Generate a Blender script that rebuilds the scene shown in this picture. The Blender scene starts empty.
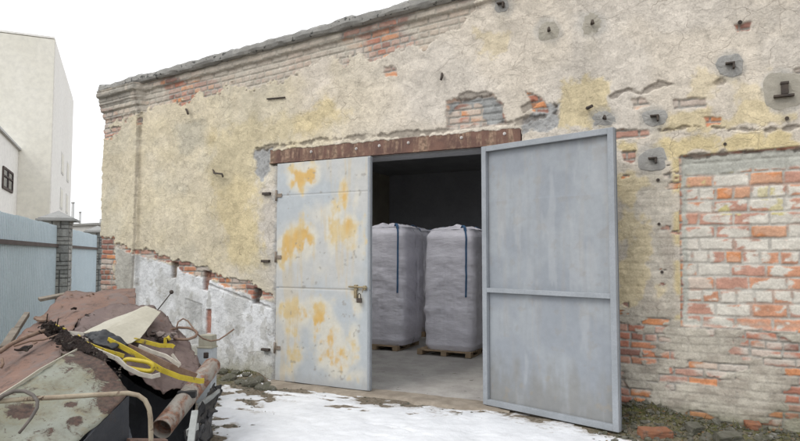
import bpy, bmesh, math, random
import numpy as np
from mathutils import Vector, Matrix

# ------------------------------------------------------------------ camera, sky, sun, exposure
S = bpy.context.scene
COL = S.collection
F, PITCH, YAW, HC, DC = 612.2, 0.0547, 0.4569, 1.743, 6.9
cam_data = bpy.data.cameras.new("camera")
cam = bpy.data.objects.new("camera", cam_data)
COL.objects.link(cam)
cam.location = (0, -DC, HC)
cam.rotation_euler = (math.pi / 2 + PITCH, 0, YAW)
cam_data.sensor_width = 36.0
cam_data.lens = 36.0 * F / 800.0
cam_data.clip_start = 0.05
cam_data.clip_end = 2000
S.camera = cam

SUN_EL, SUN_AZ = math.radians(48), math.radians(205)      # compass angle from +Y, clockwise
world = bpy.data.worlds.new("World")
S.world = world
world.use_nodes = True
wn = world.node_tree.nodes
wl = world.node_tree.links
bg = wn["Background"]
sky = wn.new("ShaderNodeTexSky")
sky.sky_type = 'NISHITA'
sky.sun_disc = False
sky.sun_elevation = SUN_EL
sky.sun_rotation = SUN_AZ
sky.dust_density = 4.0
hs = wn.new("ShaderNodeHueSaturation")
hs.inputs["Saturation"].default_value = 0.25
wl.new(sky.outputs[0], hs.inputs["Color"])
cl = wn.new("ShaderNodeMixRGB")                            # the cloud layer of an overcast day
cl.inputs[0].default_value = 0.9
cl.inputs[2].default_value = (8.6, 8.8, 9.1, 1)
wl.new(hs.outputs[0], cl.inputs[1])
wl.new(cl.outputs[0], bg.inputs["Color"])
bg.inputs["Strength"].default_value = 0.12

sun_data = bpy.data.lights.new("sun", 'SUN')
sun_data.energy = 0.9
sun_data.angle = math.radians(25)
sun_data.color = (1.0, 0.965, 0.91)
sun = bpy.data.objects.new("sun", sun_data)
COL.objects.link(sun)
sdir = Vector((math.sin(SUN_AZ) * math.cos(SUN_EL), math.cos(SUN_AZ) * math.cos(SUN_EL), math.sin(SUN_EL)))
sun.rotation_euler = sdir.to_track_quat('Z', 'Y').to_euler()

vs = S.view_settings
vs.view_transform = 'Standard'
vs.look = 'None'
vs.exposure = 0.6
vs.gamma = 1
vs.use_curve_mapping = False
S.render.engine = 'CYCLES'
S.cycles.use_denoising = True
S.cycles.max_bounces = 10
S.cycles.diffuse_bounces = 6

# ------------------------------------------------------------------ measuring helpers
_f = np.array([-math.sin(YAW) * math.cos(PITCH), math.cos(YAW) * math.cos(PITCH), math.sin(PITCH)])
_r = np.array([math.cos(YAW), math.sin(YAW), 0.0])
_u = np.cross(_r, _f)
_c = np.array([0, -DC, HC])


def ray(px, py):
    return _f + (px - 400) / F * _r - (py - 220.5) / F * _u


def at(px, py, d):
    return Vector(_c + d * ray(px, py))


def wall_pt(px, py, y=0.0):
    v = ray(px, py)
    return Vector(_c + v * ((y + DC) / v[1]))


def ground_pt(px, py, z=0.0):
    v = ray(px, py)
    return Vector(_c + v * ((z - HC) / v[2]))


def project(X, Y, Z):
    dx, dy, dz = X - _c[0], Y - _c[1], Z - _c[2]
    D = dx * _f[0] + dy * _f[1] + dz * _f[2]
    D = np.where(D < 0.05, 0.05, D)
    return (400 + F * (dx * _r[0] + dy * _r[1]) / D,
            220.5 - F * (dx * _u[0] + dy * _u[1] + dz * _u[2]) / D)


# ------------------------------------------------------------------ numpy noise
def _h(ix, iy, seed):
    n = (ix.astype(np.int64) * 374761393 + iy.astype(np.int64) * 668265263 + seed * 1274126177) & 0xFFFFFFFF
    n = ((n ^ (n >> 13)) * 1274126177) & 0xFFFFFFFF
    n = n ^ (n >> 16)
    return (n & 0xFFFFFF) / float(0xFFFFFF)


def vnoise(x, y, seed=0):
    ix, iy = np.floor(x), np.floor(y)
    fx, fy = x - ix, y - iy
    fx = fx * fx * (3 - 2 * fx)
    fy = fy * fy * (3 - 2 * fy)
    a, b = _h(ix, iy, seed), _h(ix + 1, iy, seed)
    c, d = _h(ix, iy + 1, seed), _h(ix + 1, iy + 1, seed)
    return (a + (b - a) * fx) * (1 - fy) + (c + (d - c) * fx) * fy


def fbm(x, y, seed=0, octv=4):
    s, a, t = 0, 1.0, 0
    for o in range(octv):
        s = s + a * vnoise(x * 2 ** o + 17.3 * o, y * 2 ** o - 9.1 * o, seed + o)
        t += a
        a *= 0.5
    return s / t


def ss(e0, e1, x):
    t = np.clip((x - e0) / (e1 - e0), 0, 1)
    return t * t * (3 - 2 * t)


def sd_poly(U, V, pts):
    """signed distance, positive inside"""
    pts = np.array(pts, float)
    best = np.full(U.shape, 1e18)
    inside = np.zeros(U.shape, bool)
    n = len(pts)
    for i in range(n):
        a, b = pts[i], pts[(i + 1) % n]
        ex, ey = b - a
        wx, wy = U - a[0], V - a[1]
        t = np.clip((wx * ex + wy * ey) / (ex * ex + ey * ey + 1e-12), 0, 1)
        best = np.minimum(best, (wx - ex * t) ** 2 + (wy - ey * t) ** 2)
        c = ((a[1] <= V) != (b[1] <= V))
        with np.errstate(divide='ignore', invalid='ignore'):
            xi = a[0] + (V - a[1]) * ex / (ey if ey != 0 else 1e-9)
        inside ^= c & (U < xi)
    d = np.sqrt(best)
    return np.where(inside, d, -d)


def lerp3(a, b, t):
    return a + (b - a) * t[..., None]


# ------------------------------------------------------------------ object helpers
def tag(o, label=None, cat=None, group=None, kind=None):
    if label: o["label"] = label
    if cat: o["category"] = cat
    if group: o["group"] = group
    if kind: o["kind"] = kind
    return o


def thing(name, loc, label, cat, group=None):
    o = bpy.data.objects.new(name, None)
    COL.objects.link(o)
    o.location = loc
    o.empty_display_size = 0.1
    return tag(o, label, cat, group)


def world_loc(o):
    v = Vector((0, 0, 0))
    while o is not None:
        v = v + o.location
        o = o.parent
    return v


def link_mesh(name, me, mats, parent=None, origin=None):
    """mesh in world coordinates -> object with its origin at `origin` (or at its parent's)"""
    base = Vector(origin) if origin is not None else (world_loc(parent) if parent else Vector((0, 0, 0)))
    me.transform(Matrix.Translation(-base))
    for m in (mats if isinstance(mats, (list, tuple)) else [mats]):
        me.materials.append(m)
    o = bpy.data.objects.new(name, me)
    COL.objects.link(o)
    if parent:
        o.parent = parent
        o.location = base - world_loc(parent)
    else:
        o.location = base
    return o


class MB:
    def __init__(s):
        s.bm = bmesh.new()

    def box(s, c, size, rot=None, bevel=0.0):
        m = Matrix.Translation(Vector(c)) @ (rot.to_4x4() if rot is not None else Matrix()) @ Matrix.Diagonal((*size, 1))
        r = bmesh.ops.create_cube(s.bm, size=1.0, matrix=m)
        if bevel > 0:
            es = list({e for v in r['verts'] for e in v.link_edges})
            bmesh.ops.bevel(s.bm, geom=es, offset=bevel, segments=2, affect='EDGES', profile=0.6)
        return s

    def bar(s, a, b, w, h, bevel=0.0, up=(0, 0, 1)):
        a, b = Vector(a), Vector(b)
        d = (b - a)
        x = d.normalized()
        y = Vector(up).cross(x)
        if y.length < 1e-4: y = Vector((0, 1, 0)).cross(x)
        y.normalize()
        z = x.cross(y)
        rot = Matrix((x, y, z)).transposed()
        return s.box((a + b) / 2, (d.length, w, h), rot, bevel)

    def tube(s, pts, r, n=10, cap=True, rfun=None):
        pts = [Vector(p) for p in pts]
        rings = []
        prev = None
        for i, p in enumerate(pts):
            t = (pts[min(i + 1, len(pts) - 1)] - pts[max(i - 1, 0)]).normalized()
            if prev is None:
                q = t.orthogonal().normalized()
            else:
                q = (prev - t * prev.dot(t)).normalized()
            prev = q
            b = t.cross(q)
            rr = rfun(i / (len(pts) - 1)) if rfun else r
            rings.append([s.bm.verts.new(p + (q * math.cos(2 * math.pi * k / n) + b * math.sin(2 * math.pi * k / n)) * rr) for k in range(n)])
        for i in range(len(rings) - 1):
            for k in range(n):
                f = s.bm.faces.new((rings[i][k], rings[i][(k + 1) % n], rings[i + 1][(k + 1) % n], rings[i + 1][k]))
                f.smooth = True
        if cap:
            s.bm.faces.new(rings[0][::-1])
            s.bm.faces.new(rings[-1])
        return s

    def strip(s, pts, width, th, wdir):
        """flat bent strip along pts"""
        pts = [Vector(p) for p in pts]
        rows = []
        for i, p in enumerate(pts):
            t = (pts[min(i + 1, len(pts) - 1)] - pts[max(i - 1, 0)]).normalized()
            w = Vector(wdir)
            w = (w - t * w.dot(t)).normalized()
            n = t.cross(w)
            rows.append([s.bm.verts.new(p + w * a * width / 2 + n * b * th / 2) for a, b in ((-1, -1), (1, -1), (1, 1), (-1, 1))])
        for i in range(len(rows) - 1):
            for k in range(4):
                s.bm.faces.new((rows[i][k], rows[i][(k + 1) % 4], rows[i + 1][(k + 1) % 4], rows[i + 1][k]))
        s.bm.faces.new(rows[0][::-1])
        s.bm.faces.new(rows[-1])
        return s

    def ball(s, c, r, sub=2, scale=(1, 1, 1), jitter=0, seed=0, rot=None):
        m = Matrix.Translation(Vector(c)) @ (rot.to_4x4() if rot is not None else Matrix()) @ Matrix.Diagonal((*scale, 1))
        q = bmesh.ops.create_icosphere(s.bm, subdivisions=sub, radius=r, matrix=m)
        if jitter:
            rnd = random.Random(seed)
            for v in q['verts']:
                v.co = Vector(c) + (v.co - Vector(c)) * (1 + rnd.uniform(-jitter, jitter))
        return s

    def sheet(s, pts, faces, th=0.004, cuts=3, amp=0.008, freq=4.0, seed=0, smooth=False, edge_amp=0.0):
        """crumpled sheet metal: control points + faces, subdivided, dented, given thickness"""
        b = bmesh.new()
        vv = [b.verts.new(Vector(p)) for p in pts]
        for f in faces:
            b.faces.new([vv[i] for i in f])
        bmesh.ops.triangulate(b, faces=b.faces[:])
        for _ in range(cuts):
            bmesh.ops.subdivide_edges(b, edges=b.edges[:], cuts=1, use_grid_fill=True)
        b.normal_update()
        from mathutils import noise
        o = Vector((seed * 3.7, seed * 1.3, -seed * 2.1))
        mv = []
        for v in b.verts:
            d = noise.fractal(v.co * freq + o, 1.0, 2.0, 4) * amp + (abs(noise.noise(v.co * freq * 3.1 + o)) - .25) * amp * .45
            off = v.normal * d
            if edge_amp and v.is_boundary:
                off = off + noise.noise_vector(v.co * 14 + o) * edge_amp
            mv.append(off)
        for v, off in zip(b.verts, mv):
            v.co += off
        b.normal_update()
        top_f = b.faces[:]
        bnd = [(e.verts[0], e.verts[1]) for e in b.edges if e.is_boundary]
        low = {v: b.verts.new(v.co - v.normal * th) for v in b.verts[:]}
        for f in top_f: b.faces.new([low[v] for v in reversed(f.verts)])
        for v0, v1 in bnd: b.faces.new((v0, v1, low[v1], low[v0]))
        if smooth:
            for f in b.faces: f.smooth = True
        me = bpy.data.meshes.new("tmp")
        b.to_mesh(me)
        b.free()
        s.bm.from_mesh(me)
        bpy.data.meshes.remove(me)
        return s

    def jitter(s, amp, seed=0):
        rnd = random.Random(seed)
        for v in s.bm.verts:
            v.co += Vector((rnd.uniform(-1, 1), rnd.uniform(-1, 1), rnd.uniform(-1, 1))) * amp
        return s

    def build(s, name, mats, parent=None, origin=None):
        bmesh.ops.recalc_face_normals(s.bm, faces=s.bm.faces[:])
        me = bpy.data.meshes.new(name)
        s.bm.to_mesh(me)
        s.bm.free()
        if origin is None and parent is None:
            vs_ = [v.co for v in me.vertices]
            n = len(vs_)
            origin = (sum(v.x for v in vs_) / n, sum(v.y for v in vs_) / n, min(v.z for v in vs_))
        return link_mesh(name, me, mats, parent, origin)


def grid_mesh(name, X, Y, Z, keep=None, attrs=None, color=None, smooth=True):
    """X,Y,Z of shape (nz,nx) -> mesh; keep: boolean per cell"""
    nz, nx = X.shape
    co = np.stack([X, Y, Z], -1).reshape(-1, 3).astype(np.float32)
    idx = np.arange(nz * nx).reshape(nz, nx)
    q = np.stack([idx[:-1, :-1], idx[:-1, 1:], idx[1:, 1:], idx[1:, :-1]], -1)
    q = q[keep] if keep is not None else q.reshape(-1, 4)
    used = np.zeros(nz * nx, bool)
    used[q.ravel()] = True
    remap = np.cumsum(used) - 1
    q = remap[q]
    co = co[used]
    me = bpy.data.meshes.new(name)
    me.vertices.add(len(co))
    me.vertices.foreach_set("co", co.ravel())
    me.loops.add(q.size)
    me.loops.foreach_set("vertex_index", q.ravel().astype(np.int32))
    me.polygons.add(len(q))
    me.polygons.foreach_set("loop_start", (np.arange(len(q)) * 4).astype(np.int32))
    me.polygons.foreach_set("loop_total", np.full(len(q), 4, np.int32))
    me.polygons.foreach_set("use_smooth", np.full(len(q), smooth, bool))
    me.update()
    me.validate()
    for k, a in (attrs or {}).items():
        at_ = me.attributes.new(k, 'FLOAT', 'POINT')
        at_.data.foreach_set("value", a.reshape(-1)[used].astype(np.float32))
    if color is not None:
        c4 = np.concatenate([np.clip(color.reshape(-1, 3)[used], 0.005, 0.95), np.ones((used.sum(), 1))], 1)
        at_ = me.attributes.new("albedo", 'FLOAT_COLOR', 'POINT')
        at_.data.foreach_set("color", c4.astype(np.float32).ravel())
    return me


# ------------------------------------------------------------------ materials
class NT:
    def __init__(s, name):
        s.m = bpy.data.materials.new(name)
        s.m.use_nodes = True
        s.n = s.m.node_tree.nodes
        s.l = s.m.node_tree.links
        s.p = s.n["Principled BSDF"]
        s.tc = s.n.new("ShaderNodeTexCoord").outputs["Object"]

    def set(s, sock, v):
        if isinstance(v, bpy.types.NodeSocket): s.l.new(v, sock)
        elif isinstance(v, (tuple, list)) and len(v) == 3 and sock.type == 'RGBA': sock.default_value = (*v, 1)
        else: sock.default_value = v

    def noise(s, scale, detail=5, rough=0.6, vec=None, dist=0.0):
        n = s.n.new("ShaderNodeTexNoise")
        n.inputs["Scale"].default_value = scale
        n.inputs["Detail"].default_value = detail
        n.inputs["Roughness"].default_value = rough
        n.inputs["Distortion"].default_value = dist
        s.l.new(vec or s.tc, n.inputs["Vector"])
        return n.outputs["Fac"]

    def scaled(s, sc):
        n = s.n.new("ShaderNodeMapping")
        n.inputs["Scale"].default_value = sc
        s.l.new(s.tc, n.inputs["Vector"])
        return n.outputs["Vector"]

    def ramp(s, v, lo, hi, a=0.0, b=1.0):
        n = s.n.new("ShaderNodeMapRange")
        n.interpolation_type = 'SMOOTHSTEP'
        s.set(n.inputs["Value"], v)
        n.inputs["From Min"].default_value = lo
        n.inputs["From Max"].default_value = hi
        n.inputs["To Min"].default_value = a
        n.inputs["To Max"].default_value = b
        return n.outputs["Result"]

    def mix(s, f, a, b, mode='MIX'):
        n = s.n.new("ShaderNodeMixRGB")
        n.blend_type = mode
        s.set(n.inputs[0], f); s.set(n.inputs[1], a); s.set(n.inputs[2], b)
        return n.outputs[0]

    def math(s, op, a, b=0.0):
        n = s.n.new("ShaderNodeMath")
        n.operation = op
        s.set(n.inputs[0], a); s.set(n.inputs[1], b)
        return n.outputs[0]

    def attr(s, name):
        n = s.n.new("ShaderNodeAttribute")
        n.attribute_name = name
        return n

    def bump(s, h, strength=0.3, dist=0.01):
        n = s.n.new("ShaderNodeBump")
        n.inputs["Strength"].default_value = strength
        n.inputs["Distance"].default_value = dist
        s.l.new(h, n.inputs["Height"])
        s.l.new(n.outputs[0], s.p.inputs["Normal"])

    def out(s, color, rough=0.8, metal=0.0, spec=0.3):
        s.set(s.p.inputs["Base Color"], color)
        s.set(s.p.inputs["Roughness"], rough)
        s.set(s.p.inputs["Metallic"], metal)
        s.p.inputs["Specular IOR Level"].default_value = spec
        return s.m


def weathered(name, c1, c2, scale=3.0, rust=None, rust_lo=0.55, rust_hi=0.65, rust_scale=6.0, rough=0.7, metal=0.0,
              bump=0.3, bdist=0.004, spec=0.3, spots=None, spot_lo=0.68, spot_scale=14.0):
    t = NT(name)
    c = t.mix(t.ramp(t.noise(scale, 6, 0.65), 0.35, 0.65), c1, c2)
    c = t.mix(t.ramp(t.noise(scale * 14, 4), 0.3, 0.75, 0.0, 0.35), c, tuple(x * 0.62 for x in c1))
    if rust is not None:
        rm = t.ramp(t.noise(rust_scale, 8, 0.7, vec=t.scaled((2.2, 1, .45)) if name == 'rusted_steel' else None, dist=0.6), rust_lo, rust_hi)
        rc = t.mix(t.ramp(t.noise(rust_scale * 6, 4), 0.35, 0.65), rust, tuple(x * 0.45 for x in rust))
        c = t.mix(rm, c, rc)
    if spots is not None:
        sm = t.ramp(t.noise(spot_scale, 3, 0.6), spot_lo, spot_lo + 0.04)
        c = t.mix(sm, c, spots)
    t.bump(t.math('ADD', t.noise(scale * 9, 6, 0.7), t.noise(scale * 45, 3)), bump, bdist)
    return t.out(c, rough, metal, spec)


def m_wall():
    t = NT("plaster_and_brick")
    a = t.attr("albedo").outputs["Color"]
    pl = t.attr("plaster").outputs["Fac"]
    v = t.ramp(t.noise(7, 8, 0.72), 0.25, 0.75, 0.88, 1.10)
    v2 = t.ramp(t.noise(55, 5, 0.7), 0.25, 0.75, 0.84, 1.12)
    vv = t.math('MULTIPLY', v, v2)
    comb = t.n.new("ShaderNodeCombineColor")
    for i in range(3): t.l.new(vv, comb.inputs[i])
    c = t.mix(1.0, a, comb.outputs[0], 'MULTIPLY')
    # hairline cracks, warped cells
    wn_ = t.n.new("ShaderNodeTexNoise"); wn_.inputs["Scale"].default_value = 2.6; wn_.inputs["Detail"].default_value = 3
    t.l.new(t.tc, wn_.inputs["Vector"])
    vm = t.n.new("ShaderNodeVectorMath"); vm.operation = 'MULTIPLY_ADD'
    t.l.new(wn_.outputs["Color"], vm.inputs[0]); vm.inputs[1].default_value = (0.45, 0.45, 0.45); t.l.new(t.scaled((1, 1, 1.5)), vm.inputs[2])

    def crack(scale, w, m_lo, seed):
        vo = t.n.new("ShaderNodeTexVoronoi"); vo.feature = 'DISTANCE_TO_EDGE'
        vo.inputs["Scale"].default_value = scale
        t.l.new(vm.outputs[0], vo.inputs["Vector"])
        k = t.ramp(vo.outputs["Distance"], 0.0, w, 1.0, 0.0)
        msk = t.ramp(t.noise(1.3 + seed, 4, 0.6), m_lo, m_lo + 0.08)
        return t.math('MULTIPLY', t.math('MULTIPLY', k, msk), pl)
    k1 = crack(1.3, 0.006, 0.47, 0.0)
    k2 = crack(3.6, 0.015, 0.49, 0.6)
    k3 = crack(8.0, 0.034, 0.525, 1.1)
    k = t.math('MAXIMUM', t.math('MAXIMUM', k1, t.math('MULTIPLY', k2, .8)), t.math('MULTIPLY', k3, .4))
    for sc_, am_ in ((2.4, .035), (5.5, .04)):
        vo = t.n.new("ShaderNodeTexVoronoi"); vo.inputs["Scale"].default_value = sc_
        t.l.new(vm.outputs[0], vo.inputs["Vector"])
        sx_ = t.n.new("ShaderNodeSeparateColor"); t.l.new(vo.outputs["Color"], sx_.inputs[0])
        tone = t.ramp(sx_.outputs[0], 0, 1, 1 - am_, 1 + am_)
        cb_ = t.n.new("ShaderNodeCombineColor")
        for i in range(3): t.l.new(tone, cb_.inputs[i])
        c = t.mix(pl, c, t.mix(1.0, c, cb_.outputs[0], 'MULTIPLY'))
    c = t.mix(t.math('MULTIPLY', k, 0.5), c, (0.23, 0.19, 0.15))
    # thin coats of plaster and limewash that have flaked one after another
    lay = 0.0
    for sc_, th_, dd_, am_ in ((1.7, .50, .4, .05), (2.9, .53, .9, .07), (4.6, .47, .7, .05), (6.2, .57, 1.1, -.09), (9.5, .585, .6, -.10), (13., .60, .4, -.10)):
        f_ = t.math('MULTIPLY', t.ramp(t.noise(sc_, 9, .70, vec=t.scaled((1, 1, 1.35)), dist=dd_), th_, th_ + .012), pl)
        lay = t.math('ADD', lay, t.math('MULTIPLY', f_, .5 if am_ > 0 else -.5))
        tone = t.math('ADD', 1.0, t.math('MULTIPLY', f_, am_))
        cb_ = t.n.new("ShaderNodeCombineColor")
        for q_ in range(3): t.l.new(tone, cb_.inputs[q_])
        c = t.mix(1.0, c, cb_.outputs[0], 'MULTIPLY')
    h = t.math('ADD', t.math('MULTIPLY', t.noise(24, 7, 0.75), 1.0), t.math('MULTIPLY', t.noise(110, 4, 0.7), 0.35))
    h = t.math('SUBTRACT', h, t.math('MULTIPLY', k, 0.9))
    h = t.math('ADD', h, t.math('MULTIPLY', lay, 0.62))
    t.bump(h, 0.55, 0.011)
    return t.out(c, 0.92, 0, 0.15)


def m_attr(name, rough=0.6, bump=0.15, bscale=30, var=0.1, spec=0.3, metal=0.0):
    t = NT(name)
    a = t.attr("albedo").outputs["Color"]
    v = t.ramp(t.noise(bscale * 0.6, 6, 0.7), 0.25, 0.75, 1 - var, 1 + var)
    comb = t.n.new("ShaderNodeCombineColor")
    for i in range(3): t.l.new(v, comb.inputs[i])
    c = t.mix(1.0, a, comb.outputs[0], 'MULTIPLY')
    t.bump(t.noise(bscale, 6, 0.7), bump, 0.006)
    return t.out(c, rough, metal, spec)


M = {}
M['wall'] = m_wall()
M['coping'] = weathered("roof_felt_coping", (0.27, 0.265, 0.25), (0.36, 0.35, 0.325), 5, rough=0.95, bump=0.8, bdist=0.015,
                        spots=(0.09, 0.09, 0.085), spot_lo=0.60)
M['plain_wall'] = weathered("plain_render", (0.42, 0.39, 0.31), (0.36, 0.33, 0.26), 2, rough=0.95)
M['inside_wall'] = weathered("inside_wall", (0.42, 0.43, 0.46), (0.36, 0.37, 0.40), 1.5, rough=0.95)
M['inside_ceiling'] = weathered("inside_ceiling", (0.30, 0.31, 0.33), (0.24, 0.25, 0.27), 1.5, rough=0.95)
M['concrete'] = weathered("concrete_floor", (0.42, 0.40, 0.37), (0.32, 0.30, 0.28), 2.5, rough=0.9, spots=(0.2, 0.19, 0.17), spot_lo=0.66, spot_scale=6)
M['sill'] = weathered("concrete_sill", (0.36, 0.31, 0.25), (0.25, 0.21, 0.165), 4, rough=0.95, bump=0.6, bdist=0.02)
M['lintel'] = weathered("rusted_steel", (0.185, 0.105, 0.08), (0.105, 0.062, 0.052), 4, rust=(0.33, 0.225, 0.16), rust_lo=0.45, rust_hi=0.62, rust_scale=3.5, rough=0.85, bump=0.5)
M['bolt'] = weathered("bolt_steel", (0.55, 0.52, 0.5), (0.4, 0.36, 0.33), 10, rough=0.5, metal=0.3)
M['mortar'] = weathered("grey_mortar", (0.36, 0.355, 0.34), (0.43, 0.42, 0.395), 9, rough=0.95, bump=0.8, bdist=0.012)
M['tan_mortar'] = weathered('tan_mortar', (0.47, 0.435, 0.365), (0.40, 0.375, 0.315), 7, rough=0.95, bump=0.8, bdist=0.012)
M['black_iron'] = weathered("black_iron", (0.06, 0.05, 0.045), (0.095, 0.075, 0.06), 12, rough=0.8, metal=0.2)
M['door_sheet'] = m_attr("door_paint", 0.55, 0.12, 20, 0.06)
M['door_frame'] = weathered("door_frame_paint", (0.31, 0.33, 0.355), (0.26, 0.28, 0.30), 4, rust=(0.25, 0.17, 0.11), rust_lo=0.66, rust_hi=0.74, rough=0.55, bump=0.15)
M['hinge'] = weathered("hinge_steel", (0.30, 0.26, 0.22), (0.2, 0.15, 0.11), 12, rough=0.7, metal=0.3)
M['brass'] = weathered("worn_lock_metal", (0.40, 0.33, 0.20), (0.25, 0.2, 0.13), 20, rough=0.5, metal=0.4)
M['snow'] = None


def m_snow():
    t = NT("old_snow")
    c = t.mix(t.ramp(t.noise(2.5, 7, 0.7), 0.35, 0.7), (0.67, 0.68, 0.70), (0.58, 0.59, 0.61))
    c = t.mix(t.ramp(t.noise(26, 6, 0.75), 0.63, 0.72, 0, 0.45), c, (0.42, 0.37, 0.31))
    dp = t.attr("depth").outputs["Fac"]
    slush = t.ramp(t.math('ADD', dp, t.math('MULTIPLY', t.math('SUBTRACT', t.noise(16, 7, .75), .5), .45)), -.04, .09, 1.0, 0.0)
    c = t.mix(t.math('MULTIPLY', slush, .85), c, t.mix(t.noise(30, 5), (0.20, 0.165, 0.125), (0.38, 0.34, 0.29)))
    c = t.mix(t.ramp(t.noise(5, 7, .75), .58, .75, 0, .35), c, (0.47, 0.46, 0.45))
    t.bump(t.math('ADD', t.noise(14, 6, 0.7), t.math('MULTIPLY', t.noise(70, 4), 0.4)), 0.5, 0.02)
    return t.out(c, 0.8, 0, 0.25)


M['snow'] = m_snow()


def m_ground():
    t = NT("gravel_and_mud")
    c = t.mix(t.ramp(t.noise(1.5, 7, 0.7), 0.35, 0.65), (0.19, 0.155, 0.115), (0.27, 0.235, 0.19))
    c = t.mix(t.ramp(t.noise(24, 6, 0.75), 0.4, 0.65), c, (0.115, 0.095, 0.07))
    vo = t.n.new("ShaderNodeTexVoronoi"); vo.inputs["Scale"].default_value = 26
    t.l.new(t.tc, vo.inputs["Vector"])
    sp = t.ramp(vo.outputs["Distance"], 0.22, 0.30, 1, 0)
    c = t.mix(t.math('MULTIPLY', sp, 0.5), c, (0.36, 0.33, 0.29))
    moss = t.attr("moss").outputs["Fac"]
    mm = t.math('MULTIPLY', moss, t.ramp(t.noise(11, 6, 0.7), 0.36, 0.58))
    c = t.mix(mm, c, t.mix(t.ramp(t.noise(40, 4), 0.3, 0.7), (0.06, 0.072, 0.022), (0.12, 0.115, 0.045)))
    t.bump(t.math('ADD', t.noise(20, 7, 0.75), t.noise(70, 4)), 0.8, 0.02)
    return t.out(c, 0.95, 0, 0.15)


M['ground'] = m_ground()

# ------------------------------------------------------------------ the ground
XL, XR, DH = -5.27, -2.27, 3.0           # door opening
XC = -8.80                                # left corner of the building
XE = 2.4                                  # the wall runs on out of the frame
YB = 9.5                                  # back wall
WT = 0.42                                 # wall thickness


def spaced(lo, a, b, hi, step, nc):
    l = lo + (a - lo) * (1 - (1 - np.linspace(0, 1, nc, endpoint=False)) ** 3)
    r = b + (hi - b) * np.linspace(0, 1, nc + 1)[1:] ** 3
    return np.concatenate([l, np.arange(a, b + step / 2, step), r])


def ground_height(X, Y):
    z = (fbm(X * 0.7, Y * 0.7, 3, 4) - 0.5) * 0.06 + (fbm(X * 6, Y * 6, 5, 4) - 0.5) * 0.022
    # earth banked against the wall at the right of the door
    bank = np.exp(-((Y + 0.0) / 0.33) ** 2) * ss(-1.9, -0.6, X) * (0.10 + 0.10 * np.exp(-((X + 0.55) / 0.35) ** 2))
    z = z + bank * (0.6 + 0.8 * fbm(X * 3, Y * 3, 8, 3))
    # low rubble bank at the left wall
    bl = np.exp(-((Y + 0.0) / 0.22) ** 2) * ss(-5.35, -5.6, X) * 0.09
    z = z + bl * (0.5 + fbm(X * 4, Y * 4, 9, 3))
    ctr = ss(XL - .1, XL + .1, X) * ss(XR + .1, XR - .1, X) * ss(-0.8, -0.3, Y)
    z = z * (1 - ctr) - 0.012 * ctr
    z = z - 0.25 * ss(-0.02, 0.06, Y) * (X > XC - 0.05) * (Y < YB + 0.6)
    return z


gx = spaced(-400, -9.2, 2.6, 400, 0.022, 22)
gy = spaced(-400, -5.2, 0.12, 500, 0.022, 22)
GX, GY = np.meshgrid(gx, gy)
GZ = ground_height(GX, GY)
far = np.maximum(np.abs(GX) > 30, np.abs(GY) > 30)
GZ = np.where(far, 0, GZ)
moss = np.exp(-(GY / 0.6) ** 2) * (ss(-1.7, -0.9, GX) + ss(-5.4, -5.8, GX))
me = grid_mesh("ground", GX, GY, GZ, attrs={"moss": moss})
tag(link_mesh("ground", me, M['ground']), kind='structure')

# snow lies on it in patches: thick before the door, broken up beside the scrap
sx = np.arange(-7.8, 1.4, 0.02)
sy = np.arange(-4.6, -0.05, 0.02)
SX, SY = np.meshgrid(sx, sy)
SU, SV = project(SX, SY, SX * 0)
sd = sd_poly(SU, SV, [(196, 378), (262, 383), (352, 391), (372, 400), (430, 407), (490, 411), (560, 424), (628, 437), (660, 450),
                      (700, 520), (150, 520), (205, 430), (196, 400)])
n1 = fbm(SX * 2.2, SY * 2.2, 21, 5) - 0.5
n2 = fbm(SX * 7, SY * 7, 22, 4) - 0.5
mask = sd * 0.010 + n1 * 0.22 + n2 * 0.16
patchy = ss(300, 200, SU) * 0.13 + ss(420, 240, SU) * 0.05
mask = mask - patchy * ss(0.46, 0.62, fbm(SX * 3.5, SY * 5.5, 25, 5)) * 2.2
mask = np.minimum(mask, sd * 0.02 + 0.06 + n2 * .1)
# worn holes and footprints
mask = mask - 0.22 * ss(0.66, 0.74, fbm(SX * 3.2, SY * 6.5, 31, 3)) * ss(560, 380, SU)
th = 0.026 * np.tanh(mask * 4)
lump = (fbm(SX * 5, SY * 5, 41, 4) - 0.5) * 0.018 + (fbm(SX * 16, SY * 16, 43, 3) - 0.5) * 0.008
SZ = ground_height(SX, SY) + th + lump * ss(0, 0.2, mask)
kc = (th > -0.012)
keep = kc[:-1, :-1] | kc[1:, 1:] | kc[:-1, 1:] | kc[1:, :-1]
me = grid_mesh("snow", SX, SY, SZ, keep=keep, attrs={"depth": mask})
tag(link_mesh("snow", me, M['snow']), kind='structure')

# ------------------------------------------------------------------ the warehouse
wh = thing("old_warehouse", (-3.77, 0, 0), "long warehouse wall of peeling yellowish plaster over brick with a wide metal double door", "warehouse")
pa, pb = wall_pt(112, 93), wall_pt(445, 5)
slope = (pb.z - pa.z) / (pb.x - pa.x)


def zroof(X):
    return pa.z + slope * (X - pa.x)


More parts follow.
